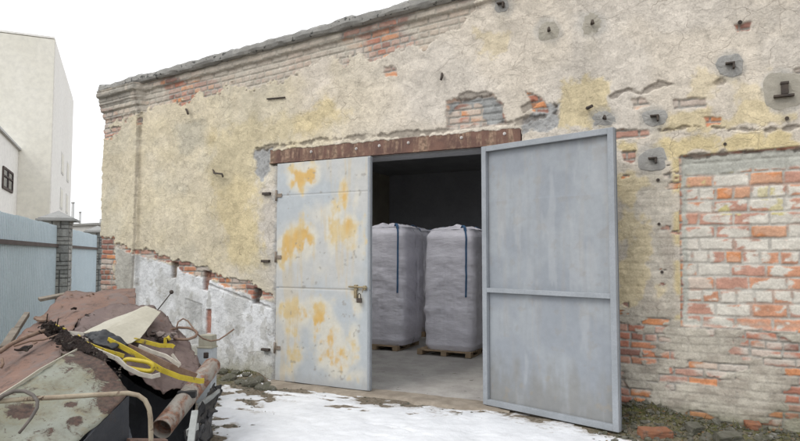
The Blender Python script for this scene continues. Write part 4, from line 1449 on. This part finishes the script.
def skirt(mb, pts, seed, inset=0.06, cuts=3, amp=.03):
    ctr_ = sum((Vector(p) for p in pts), Vector()) / len(pts)
    top = [Vector(p) - Vector((0, 0, .012)) for p in pts]
    bot = [Vector((p.x, p.y, -.03)) for p in top]
    n = len(top)
    mb.sheet(top + bot, [(i, i + 1, n + i + 1, n + i) for i in range(n - 1)], th=.006, cuts=cuts, amp=amp, freq=2.5, seed=seed)
    return mb


m = MB(); skirt(m, [PL[1], PL[2], PL[3], PL[4], PL[5]], 5); m.build("side_plate", M['oxide'], wreck)
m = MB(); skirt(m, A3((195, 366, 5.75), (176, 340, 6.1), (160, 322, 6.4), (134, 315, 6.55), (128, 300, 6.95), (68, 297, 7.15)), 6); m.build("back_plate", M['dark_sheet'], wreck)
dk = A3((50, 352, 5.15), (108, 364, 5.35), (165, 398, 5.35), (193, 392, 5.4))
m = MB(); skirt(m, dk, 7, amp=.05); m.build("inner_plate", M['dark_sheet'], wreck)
m = MB(); m.sheet(A3((96, 424, 4.9), (128, 421, 4.95), (134, 452, 4.35), (80, 452, 4.3)), [(0, 1, 2, 3)], th=.01, cuts=3, amp=.03, seed=8)
m.sheet(A3((70, 400, 4.9), (100, 385, 5.1), (128, 421, 4.98), (96, 424, 4.93)), [(0, 1, 2, 3)], th=.01, cuts=3, amp=.03, seed=9)
m.build("floor_pan", weathered("slate_grey_sheet", (0.085, 0.09, 0.105), (0.06, 0.063, 0.072), 5, rust=(.10, .07, .055), rust_lo=.58, rust_hi=.66, rough=.6), wreck)
BP = A3((76, 350, 4.78), (104, 362, 4.62), (131, 393, 4.32), (72, 447, 3.78), (28, 486, 3.42), (-34, 470, 3.35), (-34, 421, 3.78), (0, 397, 4.05), (40, 371, 4.4))
m = MB(); m.sheet(BP, [(0, 1, 2, 8), (8, 2, 3, 7), (7, 3, 4, 6), (6, 4, 5)], th=.008, cuts=4, amp=.03, freq=2.2, seed=12, edge_amp=.012, smooth=True)
wo = wreck.location
M['pale'] = m_pale([((at(px, py, d) - wo)[:], r_) for px, py, d, r_ in ((92, 362, 4.62, .26), (108, 376, 4.5, .22), (122, 392, 4.35, .24), (112, 405, 4.2, .14), (51, 426, 3.8, .10), (20, 407, 3.95, .13), (76, 418, 3.95, .09), (78, 352, 4.75, .2), (34, 441, 3.6, .13), (70, 405, 4.1, .06))])
m.build("front_panel", M['pale'], wreck)
m = MB()
ep = A3((77, 350, 4.75), (58, 360, 4.55), (40, 370, 4.37), (20, 383.5, 4.2), (0, 396, 4.02), (-34, 420, 3.75))
m.strip(ep, .022, .008, (0, 0, 1)); m.build("panel_edge", M['cream_sheet'], wreck)
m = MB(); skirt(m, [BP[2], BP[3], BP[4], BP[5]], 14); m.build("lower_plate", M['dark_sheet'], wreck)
# corroded black crust around the top of the pale panel
m = MB()
rnd = random.Random(9)
m.sheet(A3((52, 338, 5.0), (66, 333, 5.0), (88, 342, 4.85), (108, 357, 4.66), (104, 362, 4.6), (84, 352, 4.74), (68, 349, 4.82)),
        [(0, 1, 6), (1, 2, 5, 6), (2, 3, 4, 5)], th=.008, cuts=5, amp=.022, freq=26, seed=15, edge_amp=.05)
for k in range(150):
    u = rnd.random()
    c = at(58 + 62 * u + rnd.gauss(0, 4), 339 + 36 * u + rnd.gauss(0, 5), 4.92 - .40 * u)
    m.ball(c, rnd.uniform(.004, .012), 1, (1.3, 1, .6), .3, k)
m.build("rust_crust", M['crust'], wreck)
# red lower rim at the bottom of the picture
m = MB(); m.bar(at(128, 441, 4.25), at(166, 441, 4.45), .05, .03); m.build("lower_rim", M['oxide'], wreck)

# hoop of bent tube in front
m = MB()
arc = [(-34, 404, 3.72), (0, 401, 3.75), (22, 399, 3.77), (60, 397, 3.82), (100, 394.5, 3.9), (128, 393, 3.96), (138, 395, 3.99), (145, 400, 4.0), (149, 408, 4.0), (150.5, 418, 4.0), (151, 441, 4.0)]
pe = at(151, 441, 4.0)
m.tube(A3(*arc) + [Vector((pe.x, pe.y, .02))], .0155, 12)
tag(m.build("bent_tube", M['tube_rust']), "thin beige rusty tube bent into a hoop across the pale panel", "tube")
m = MB(); m.tube(A3((-6, 402, 3.72), (4, 395, 3.74), (14, 391, 3.75), (25, 391, 3.76), (33, 395, 3.74), (37.5, 401, 3.7), (37, 408, 3.66), (31, 418, 3.6), (24, 427, 3.57), (19, 433, 3.56)), .0125, 10, rfun=lambda t_: .014 - .006 * t_)
tag(m.build("bent_hose", M['rubber']), "grey curved piece of hose hooked over the thin tube", "hose")

# cream flap, folded
m = MB(); m.sheet(A3((80, 334, 5.35), (104, 330.5, 5.25), (146, 305.5, 6.1), (126, 312.5, 6.15), (161, 311.5, 6.0), (128, 343, 5.15), (140, 337.5, 5.35)),
                  [(0, 1, 2, 3), (1, 5, 6, 4, 2)], th=.006, cuts=3, amp=.012, freq=3, seed=21, edge_amp=.008)
tag(m.build("cream_flap", M['cream_sheet']), "creased cream-painted metal flap lying on top of the scrap", "metal sheet")
# shiny black sheet put in for the dark void under the flap
m = MB(); m.sheet(A3((84, 335, 5.3), (104, 332, 5.2), (128, 344, 5.12), (112, 350, 4.95), (96, 345, 5.0)), [(0, 1, 2, 3, 4)], th=.02, cuts=4, amp=.022, freq=9, seed=22, smooth=True)
tag(m.build("dark_void_sheet", M['black_plastic']), "crumpled shiny black sheet standing in for the dark void below the cream flap", "plastic")

# yellow strips, bars and a loop handle
m = MB(); m.strip(A3((78, 336, 5.05), (84, 342, 4.98), (94, 346.5, 4.9), (106, 351, 4.86), (118, 354, 4.84), (124, 356, 4.84)), .032, .008, _u)
tag(m.build("yellow_strip", M['yellow']), "yellow flat strip curving out from under the cream flap", "strip")
m = MB(); m.strip(A3((108, 339.5, 5.06), (118, 344.5, 5.02), (132, 352, 4.98), (147, 361, 4.95), (162, 370, 4.95), (180, 377, 5.0), (200, 381, 5.1), (204, 380.5, 5.12)), .042, .010, _u)
tag(m.build("yellow_strip", M['yellow']), "longest yellow strip, running down to the rusty pipe", "strip")
m = MB(); m.strip(A3((134, 339.5, 5.3), (146, 342, 5.3), (160, 345.5, 5.32), (172, 345.5, 5.36), (174, 347, 5.36)), .034, .014, _u)
m.tube(A3((165, 347, 5.34), (165.5, 338, 5.36), (168, 336.5, 5.36), (170, 340, 5.36)), .014, 8)
tag(m.build("yellow_bar", M['yellow']), "short yellow bar with an upright stub, below the cream flap's right edge", "bar")
lp = []
for k in range(25):
    a = 2 * math.pi * k / 24
    ca, sa_ = math.cos(a), math.sin(a)
    ex_ = 14.5 * abs(ca) ** .55 * (1 if ca > 0 else -1); ey_ = 4.6 * abs(sa_) ** .55 * (1 if sa_ > 0 else -1)
    lp.append((138.5 + ex_, 365 + ey_ + ex_ * .16, 4.82))
m = MB(); m.tube(A3(*lp), .017, 10, cap=False)
tag(m.build("yellow_loop", M['yellow']), "yellow rounded loop handle hanging from the yellow strips", "handle")
m = MB(); m.strip(A3((53, 325.5, 5.35), (60, 329, 5.3), (66, 331.5, 5.28)), .045, .012, _u)
tag(m.build("yellow_scrap", M['yellow']), "small yellow metal end poking from the black burnt clump", "scrap")
m = MB(); m.strip(A3((64, 332, 5.2), (74, 333, 5.18), (84, 334, 5.15)), .025, .01, _u); m.strip(A3((70, 335.5, 5.1), (80, 338.5, 5.06), (88, 339.5, 5.03)), .018, .01, _u)
tag(m.build("white_strip", M['white_rubber']), "pair of dirty white slats leading to the cream flap", "strip")
m = MB(); m.strip(A3((94, 349, 4.86), (106, 354, 4.8), (118, 359, 4.76), (126, 367, 4.75), (140, 374, 4.75), (152, 376.5, 4.76), (160, 374.5, 4.8)), .032, .014, _u)
tag(m.build("white_strip", M['white_rubber']), "dirty white rubber strip sagging under the yellow loop handle", "strip")
m = MB(); m.strip(A3((139, 346, 5.2), (152, 351.5, 5.16), (166, 356, 5.13), (172, 360, 5.1), (180, 366, 5.1)), .03, .014, _u)
m.strip(A3((172, 354, 5.14), (177, 361, 5.13), (180, 364, 5.12)), .022, .01, _u)
tag(m.build("white_strip", M['white_rubber']), "dirty white strip between the short yellow bar and the longest strip", "strip")
m = MB(); m.strip(A3((128, 347, 5.14), (150, 357, 5.1), (170, 367, 5.08), (196, 377, 5.15)), .06, .012, _u)
tag(m.build("dark_strip", M['rod']), "dark rusty strip lying behind the longest yellow strip", "strip")

# burnt clump with rods to the left
rnd = random.Random(5)
m = MB()
for k in range(46):
    c = at(51 + rnd.gauss(0, 3.6), 329.5 + rnd.gauss(0, 3.2), 5.25 + rnd.uniform(-.1, .1))
    m.box(c, (rnd.uniform(.015, .05), rnd.uniform(.012, .03), rnd.uniform(.012, .04)), Matrix.Rotation(rnd.uniform(0, 3), 3, Vector((rnd.random(), rnd.random(), rnd.random() + .1)).normalized()))
for k in range(9):
    a_ = at(51 + rnd.gauss(0, 4), 329 + rnd.gauss(0, 3), 5.2)
    m.tube([a_, a_ + Vector((rnd.uniform(-.07, .07), rnd.uniform(-.05, .05), rnd.uniform(-.02, .08)))], .005, 6)
m.sheet(A3((44, 334, 5.3), (50, 323, 5.4), (60, 327, 5.35), (72, 337, 5.05), (86, 349, 4.88), (74, 346, 4.95), (60, 338, 5.12)), [(0, 1, 2, 6), (2, 3, 5, 6), (3, 4, 5)], th=.012, cuts=4, amp=.03, freq=22, seed=31, edge_amp=.05)
tag(m.build("burnt_clump", M['crust']), "black burnt clump of metal bits where the rusty rods meet", "scrap")
m = MB(); m.tube(A3((-34, 372, 4.55), (0, 351, 4.85), (12, 343.5, 4.97), (26, 337, 5.1), (38, 332.5, 5.2), (50, 329.5, 5.27)), .018, 8)
tag(m.build("rusty_rod", M['rod']), "thick rusty rod running from the burnt clump to the left edge", "rod")
m = MB(); m.tube(A3((14, 346, 4.92), (30, 341, 5.02), (44, 339.5, 5.1), (54, 336, 5.15), (62, 333, 5.18)), .008, 8)
tag(m.build("rusty_rod", M['rod']), "thin rusty rod below the thick one, bent at the burnt clump", "rod")
m = MB(); m.tube(A3((2, 358, 4.75), (3, 364, 4.72), (1, 368, 4.7)), .01, 7)
tag(m.build("iron_hook", M['rod']), "short dark iron hook at the left edge of the red plate", "hook")
# bits lying on the red plate
m = MB(); m.sheet(A3((34, 318.5, 6.2), (47, 317, 6.25), (49, 320.5, 6.12), (36, 321.5, 6.08)), [(0, 1, 2, 3)], th=.018, cuts=2, amp=.015, freq=9, seed=41, edge_amp=.02)
tag(m.build("tin_offcut", M['rod']), "curled rusty tin offcut on the upper red plate", "offcut")
m = MB(); m.sheet(A3((15, 351, 5.0), (24, 346.5, 5.1), (34, 345.5, 5.12), (29, 349.5, 5.0), (20, 352.5, 4.93)), [(0, 1, 2, 3, 4)], th=.012, cuts=2, amp=.03, freq=8, seed=42, edge_amp=.02)
tag(m.build("tin_offcut", M['crust']), "dark curled tin offcut beneath the rusty rods", "offcut")
for (px, py, s_), lab in (((88, 316, .05), "dark flake on the red plate left of the cream flap"), ((60, 318, .035), "dark flake on the red plate above the burnt clump"), ((72.5, 308.5, .03), "small dark flake near the fold of the red plate")):
    c = at(px, py, 6.15 if px < 80 else 6.0)
    m = MB(); m.sheet([c + Vector((-s_, 0, .01)), c + Vector((s_ * .6, -.03, 0)), c + Vector((s_, .03, .01)), c + Vector((-s_ * .5, .05, .02))], [(0, 1, 2, 3)], th=.012, cuts=2, amp=.02, freq=12, seed=int(px), edge_amp=.015)
    tag(m.build("rust_flake", M['crust']), lab, "flake")
# many small flakes and chips lie about on the plates
rnd = random.Random(19)
for k in range(22):
    px, py = rnd.uniform(20, 128), 0
    py = rnd.uniform(294, 312) if px > 60 else rnd.uniform(330, 372)
    d = 7.0 - (py - 290) / 18 * .42 if px > 60 else 5.75 - (py - 330) / 40 * 1.0
    c = at(px, py, d) + Vector((0, 0, .012))
    s_ = rnd.uniform(.010, .030)
    a = rnd.uniform(0, 6.28)
    e1, e2 = Vector((math.cos(a), math.sin(a), 0)) * s_, Vector((-math.sin(a), math.cos(a), .3)) * s_ * rnd.uniform(.3, .8)
    m = MB(); m.sheet([c - e1 - e2, c + e1 - e2 * .5, c + e1 * .8 + e2, c - e1 * .6 + e2], [(0, 1, 2, 3)], th=.006, cuts=1, amp=.012, freq=14, seed=k, edge_amp=.008)
    tag(m.build("rust_chip", M['rod']), "tiny rust chip lying on the brown-red plates of the scrap", "chip", "tiny rust chips on the red plates")
# timber slats along the edge
m = MB(); m.bar(at(39, 299.5, 6.95), at(78, 292, 7.25), .08, .035, .006, up=(0.1, -.4, 1))
tag(m.build("wooden_slat", M['old_wood']), "grey wooden slat on the top left edge of the red plate", "slat")
m = MB(); m.bar(at(17, 329, 6.0), at(27, 314, 6.5), .05, .05, .006); 
tag(m.build("wooden_slat", M['old_wood']), "short weathered slat leaning on the plate's left edge by the fence", "slat")
m = MB(); m.bar(at(4, 348, 5.6), at(16, 329.5, 6.0), .07, .05, .008)
tag(m.build("wooden_slat", M['old_wood']), "longer weathered slat on the plate's left edge, below the short one", "slat")

# thin rod with a ball
m = MB(); m.tube(A3((156, 312, 6.6), (171, 293, 6.75)), .006, 6); m.ball(at(171.5, 292, 6.75), .024, 2)
tag(m.build("ball_rod", M['black_iron']), "thin black rod with a small ball on its end", "rod")
# wire loops and rags
m = MB()
wl_ = []
for k in range(40):
    a = k / 39 * 2 * math.pi * 1.15 + .4
    wl_.append((182 + 15 * math.cos(a) + rnd.uniform(-.4, .4), 333.5 + 6 * math.sin(a) + rnd.uniform(-.3, .3), 5.95 - .12 * math.sin(a)))
m.tube(A3(*wl_), .013, 7)
m.tube(A3((176, 329, 6.0), (178, 322, 6.05), (183, 318.5, 6.08), (188, 321, 6.07), (193, 328, 6.04), (196, 333, 6.0), (203, 338.5, 6.0), (211, 341, 6.05), (219, 339.5, 6.1), (226, 335, 6.15), (234, 329, 6.2)), .008, 7)
tag(m.build("wire_coil", M['rod']), "loop of rusty wire with a loose tail in front of the white wall", "wire")
m = MB()
for k in range(16):
    c = at(160 + rnd.gauss(0, 5), 337 + rnd.gauss(0, 2.6), 5.75 + rnd.uniform(-.1, .1))
    m.ball(c, rnd.uniform(.02, .05), 2, (1.2, 1, .7), .25, k)
for k in range(6):
    a_ = at(158 + rnd.gauss(0, 5), 336 + rnd.gauss(0, 3), 5.72)
    m.tube([a_, a_ + Vector((rnd.uniform(-.12, .12), rnd.uniform(-.05, .05), rnd.uniform(-.02, .06))), a_ + Vector((rnd.uniform(-.2, .2), 0, 0))], .009, 6)
tag(m.build("rusted_fittings", weathered("dull_fittings", (0.20, 0.165, 0.15), (0.12, 0.095, 0.085), 14, rough=.9, bump=.6)), "tangle of dull rusty fittings between the cream flap and the wire loop", "fittings")

# the big pipe
pa_, pb_ = at(161.5, 429, 4.75), at(212, 366, 5.75)
ax = (pb_ - pa_).normalized()
ends = [pa_ + ax * ((pb_ - pa_).length * k / 12) for k in range(13)]
m = MB(); m.tube(ends, .082, 32, cap=False); m.tube(ends[:7], .076, 32, cap=False)
m.tube([ends[0], ends[0] + ax * .0001], .08, 32, cap=False)
q1 = ax.orthogonal().normalized(); q2 = ax.cross(q1)
ri = [[ends[0] + (q1 * math.cos(2 * math.pi * k / 32) + q2 * math.sin(2 * math.pi * k / 32)) * r_ for k in range(32)] for r_ in (.076, .082)]
for k in range(32):
    m.bm.faces.new([m.bm.verts.new(p) for p in (ri[0][k], ri[0][(k + 1) % 32], ri[1][(k + 1) % 32], ri[1][k])])
pp = m.build("steel_pipe", M['pipe'])
tag(pp, "wide rusty grey pipe with an open end, leaning at the right of the scrap", "pipe")
m = MB(); m.tube([ends[-1] - ax * .01, ends[-1] + ax * .03, ends[-1] + ax * .055], .08, 32, rfun=lambda t_: [.081, .070, .03][int(t_ * 2.01)]); m.build("pipe_cap", M['pipe'], pp)
m = MB(); pt_ = at(206, 358, 5.6); m.tube([pt_, pt_ + Vector((0, 0, .05))], .022, 8); m.build("stub", M['crust'], pp)
m = MB(); m.tube([ends[3], ends[3] + ax * .004], .0755, 24); m.build("dark_bore_disc", M['black_plastic'], pp)  # black disc across the bore makes the open end dark

# torn black and grey bumper bits beside it
m = MB()
for k, sh in enumerate((((186, 447, 4.7), (197, 414, 5.15), (203, 416, 5.15), (196, 449, 4.72)), ((196, 422, 5.1), (212, 387, 5.85), (221, 390, 5.85), (207, 424, 5.15)),
                        ((203, 404, 5.5), (211, 389, 5.9), (216, 386, 5.95), (208, 402, 5.55)), ((206, 412, 5.35), (214, 406, 5.5), (216, 412, 5.42), (207, 420, 5.25)),
                        ((184, 436, 4.85), (200, 404, 5.35), (204, 410, 5.3), (190, 446, 4.8)), ((214, 388, 5.85), (220, 396, 5.8), (222, 393, 5.85), (219, 386, 5.92)),
                        ((200, 440, 4.85), (206, 421, 5.15), (210, 423, 5.15), (206, 446, 4.8)))):
    m.sheet(A3(*sh), [(0, 1, 2, 3)], th=.012, cuts=3, amp=.035, freq=5, seed=60 + k, edge_amp=.03, smooth=True)
g0, g1 = at(190, 446, 4.9), at(212, 392, 5.9)
m.sheet([g0, g1, Vector((g1.x, g1.y, -.02)), Vector((g0.x, g0.y, -.02))], [(0, 1, 2, 3)], th=.01, cuts=3, amp=.05, freq=4, seed=52)
tag(m.build("torn_bumper", M['black_plastic']), "torn black plastic bumper piece right of the rusty pipe", "bumper")
m = MB(); m.strip(A3((199, 407, 5.3), (206, 401, 5.5), (213, 397, 5.65), (219, 392, 5.8)), .06, .02, _u)
m.strip(A3((187, 433, 4.72), (192, 429, 4.78), (198, 426, 4.85)), .05, .015, _u)
tag(m.build("grey_trim", M['grey_strip']), "pale grey trim strip across the torn black bumper", "trim")
pb0 = at(190.5, 441, 4.6)
m = MB(); m.strip([Vector((pb0.x, pb0.y, .0)), *A3((191, 441, 4.6), (193, 424, 4.8), (195, 411, 4.95))], .05, .02, _r)
tag(m.build("grey_strut", M['grey_strip']), "upright grey strut in front of the torn black bumper", "strut")
m = MB(); m.box(at(187, 394, 5.15), (.15, .06, .055), Matrix.Rotation(YAW + .1, 3, 'Z'), .006)
tag(m.build("black_block", M['black_plastic']), "small black block lying across the rusty pipe", "block")

# the metal post between the heap and the wall
pt0 = at(207, 362, 7.2)
root = thing("metal_post_box", (pt0.x, pt0.y, 0), "square metal post, beige above and blue-grey below, before the white wall", "post")
rz_ = Matrix.Rotation(YAW * .6, 3, 'Z')
zA = HC - (347 - 254) / F * 7.2; zB = HC - (335 - 254) / F * 7.2
m = MB(); m.box((pt0.x, pt0.y, zA / 2), (.18, .14, zA), rz_, .006); m.build("lower_box", M['post_grey'], root)
m = MB(); m.box((pt0.x, pt0.y + .005, (zA + zB) / 2 + .003), (.17, .12, zB - zA), rz_, .006); m.build("upper_box", M['post_beige'], root)
m = MB(); m.box((pt0.x, pt0.y, zA + .004), (.195, .15, .018), rz_, .003); m.build("rim", M['post_beige'], root)

# ------------------------------------------------------------------ rubble, loose bricks, weeds
M['brick'] = weathered("loose_brick", (0.34, 0.155, 0.085), (0.27, 0.125, 0.08), 9, rust=(.24, .21, .17), rust_lo=.48, rust_hi=.66, rough=.95, bump=.8, bdist=.01)
M['rubble'] = weathered("mossy_rubble", (0.21, 0.20, 0.165), (0.13, 0.13, 0.085), 12, spots=(.30, .29, .26), spot_lo=.6, rough=.95, bump=.9, bdist=.015)


def gz(x, y): return float(ground_height(np.array([[x]]), np.array([[y]]))[0, 0])


def loose_brick(px, py, rz, rx, label, size=(.25, .12, .07), mat=None):
    p = ground_pt(px, py, .05)
    z = gz(p.x, p.y)
    m = MB()
    m.box((p.x, p.y, z + size[2] * .42), size, Matrix.Rotation(rz, 3, 'Z') @ Matrix.Rotation(rx, 3, 'X'), .008)
    bmesh.ops.subdivide_edges(m.bm, edges=m.bm.edges[:], cuts=3, use_grid_fill=True)
    m.jitter(.0035, int(px))
    from mathutils import noise as nz_
    for v in m.bm.verts: v.co += nz_.noise_vector(v.co * 11) * .012
    tag(m.build("loose_brick", mat or M['brick']), label, "brick", "loose bricks at the foot of the wall")


loose_brick(655, 432, YAW + .05, .1, "whole orange brick on the ground right of the open door leaf", (.29, .13, .075))
loose_brick(694, 430, .9, .3, "broken grey-red brick lying just right of the whole orange brick", (.14, .11, .07), M['rubble'])
loose_brick(753, 431, .2, .2, "half orange brick near the wall under the bricked-up window", (.13, .11, .07))
loose_brick(728, 437, .5, .35, "dark mossy brick lying before the bricked-up window", (.22, .11, .07), M['rubble'])

rnd = random.Random(77)
spots = [(228, 378, .09), (240, 381, .07), (252, 383, .11), (263, 385, .08), (272, 386, .06), (236, 375, .06), (258, 379, .07), (222, 374, .07), (246, 377, .05), (268, 381, .05), (214, 372, .08)]
lab = ["flat mossy stone at the foot of the white wall, nearest the pipe", "small grey stone at the white wall's foot", "largest mossy stone before the white wall"]
for i, (px, py, r_) in enumerate(spots):
    p = ground_pt(px, py, .05)
    p.y = min(p.y, -.10)
    m = MB(); m.ball((p.x, p.y, gz(p.x, p.y) + r_ * .25), r_, 3, (1.3, .9, .6), .05, i)
    from mathutils import noise as _nz
    for v in m.bm.verts:
        v.co += _nz.noise_vector(v.co * 9 + Vector((i, 0, 0))) * r_ * .45
    o = m.build("rubble_stone", M['rubble'])
    tag(o, "largest mossy stone in the rubble left of the rusty door leaf" if i == 2 else "mossy rubble stone at the foot of the whitewashed wall", "stone", "rubble stones at the foot of the whitewashed wall")

# gravel and crumbs: one mass
m = MB()
def crumb(x, y, r_):
    z = gz(x, y)
    q_ = bmesh.ops.create_icosphere(m.bm, subdivisions=1, radius=r_, matrix=Matrix.Translation((x, y, z + r_ * .2)) @ Matrix.Rotation(rnd.uniform(0, 3), 4, 'Z') @ Matrix.Diagonal((1.3, .9, .65, 1)))
    for v in q_['verts']: v.co += Vector((rnd.uniform(-.3, .3), rnd.uniform(-.3, .3), rnd.uniform(-.2, .2))) * r_
for k in range(420):
    p = ground_pt(rnd.uniform(190, 285), rnd.uniform(386, 470), 0)
    if p.y < -.15: crumb(p.x, p.y, abs(rnd.gauss(.006, .008)) + .004)
for k in range(900):
    crumb(rnd.uniform(-1.0, 1.3), -abs(rnd.gauss(.05, .35)) - .03, abs(rnd.gauss(.006, .014)) + .004)
for k in range(170):
    crumb(rnd.uniform(-5.6, -1.9), rnd.uniform(-.62, -.2), abs(rnd.gauss(.004, .006)) + .003)
tag(m.build("gravel", M['rubble']), "loose crumbs of plaster and gravel scattered on the ground along the wall", "gravel", kind='stuff')

M['grass'] = weathered("dry_weeds", (0.07, 0.075, 0.028), (0.13, 0.11, 0.055), 6, rough=.9, bump=.1)
m = MB()
def blade(x, y, h_):
    z = gz(x, y) - .005
    a = rnd.uniform(0, 6.28); w_ = rnd.uniform(.003, .006)
    dx, dy = math.cos(a), math.sin(a)
    bx, by = rnd.gauss(0, .5) * h_, rnd.gauss(-.1, .5) * h_
    v_ = [m.bm.verts.new(c) for c in ((x - dx * w_, y - dy * w_, z), (x + dx * w_, y + dy * w_, z), (x + bx * .5 + dx * w_ * .7, y + by * .5 + dy * w_ * .7, z + h_ * .7), (x + bx * .5 - dx * w_ * .7, y + by * .5 - dy * w_ * .7, z + h_ * .7), (x + bx * 1.2, y + by * 1.2, z + h_))]
    m.bm.faces.new((v_[0], v_[1], v_[2], v_[3])); m.bm.faces.new((v_[3], v_[2], v_[4]))
for k in range(800):
    x = rnd.choice((rnd.gauss(-.5, .3), rnd.uniform(-.9, 1.2)))
    if x < -.95: continue
    blade(x, -abs(rnd.gauss(0, .22)) - .05, rnd.uniform(.012, .05) * rnd.choice((.6, 1, 1, 1.9)))
for k in range(420):
    blade(rnd.uniform(-7.6, -5.4), -abs(rnd.gauss(0, .12)) - .05, rnd.uniform(.015, .06))
o = m.build("weeds", M['grass'])
tag(o, "low dry weeds and moss along the foot of the wall", "weeds", kind='stuff')
# fallen leaves in the corner by the open leaf
M['leaf'] = weathered("dead_leaves", (0.20, 0.12, 0.055), (0.13, 0.085, 0.045), 8, rough=.9, bump=.1)
m = MB()
for k in range(220):
    x, y = rnd.uniform(-.85, 1.2), -abs(rnd.gauss(.05, .3)) - .04
    z = gz(x, y) + rnd.uniform(.004, .02)
    a, s_ = rnd.uniform(0, 6.28), rnd.uniform(.01, .028)
    ca, sa_ = math.cos(a), math.sin(a)
    pts_ = [(-1, 0, .2), (0, -.55, 0), (1, 0, .3), (0, .55, .25)]
    vv2 = [m.bm.verts.new((x + (p[0] * ca - p[1] * sa_) * s_, y + (p[0] * sa_ + p[1] * ca) * s_, z + p[2] * s_ * rnd.uniform(.3, 1.2))) for p in pts_]
    m.bm.faces.new(vv2[:3]); m.bm.faces.new((vv2[0], vv2[2], vv2[3]))
tag(m.build("fallen_leaves", M['leaf']), "brown fallen leaves littered at the foot of the wall", "leaves", kind='stuff')
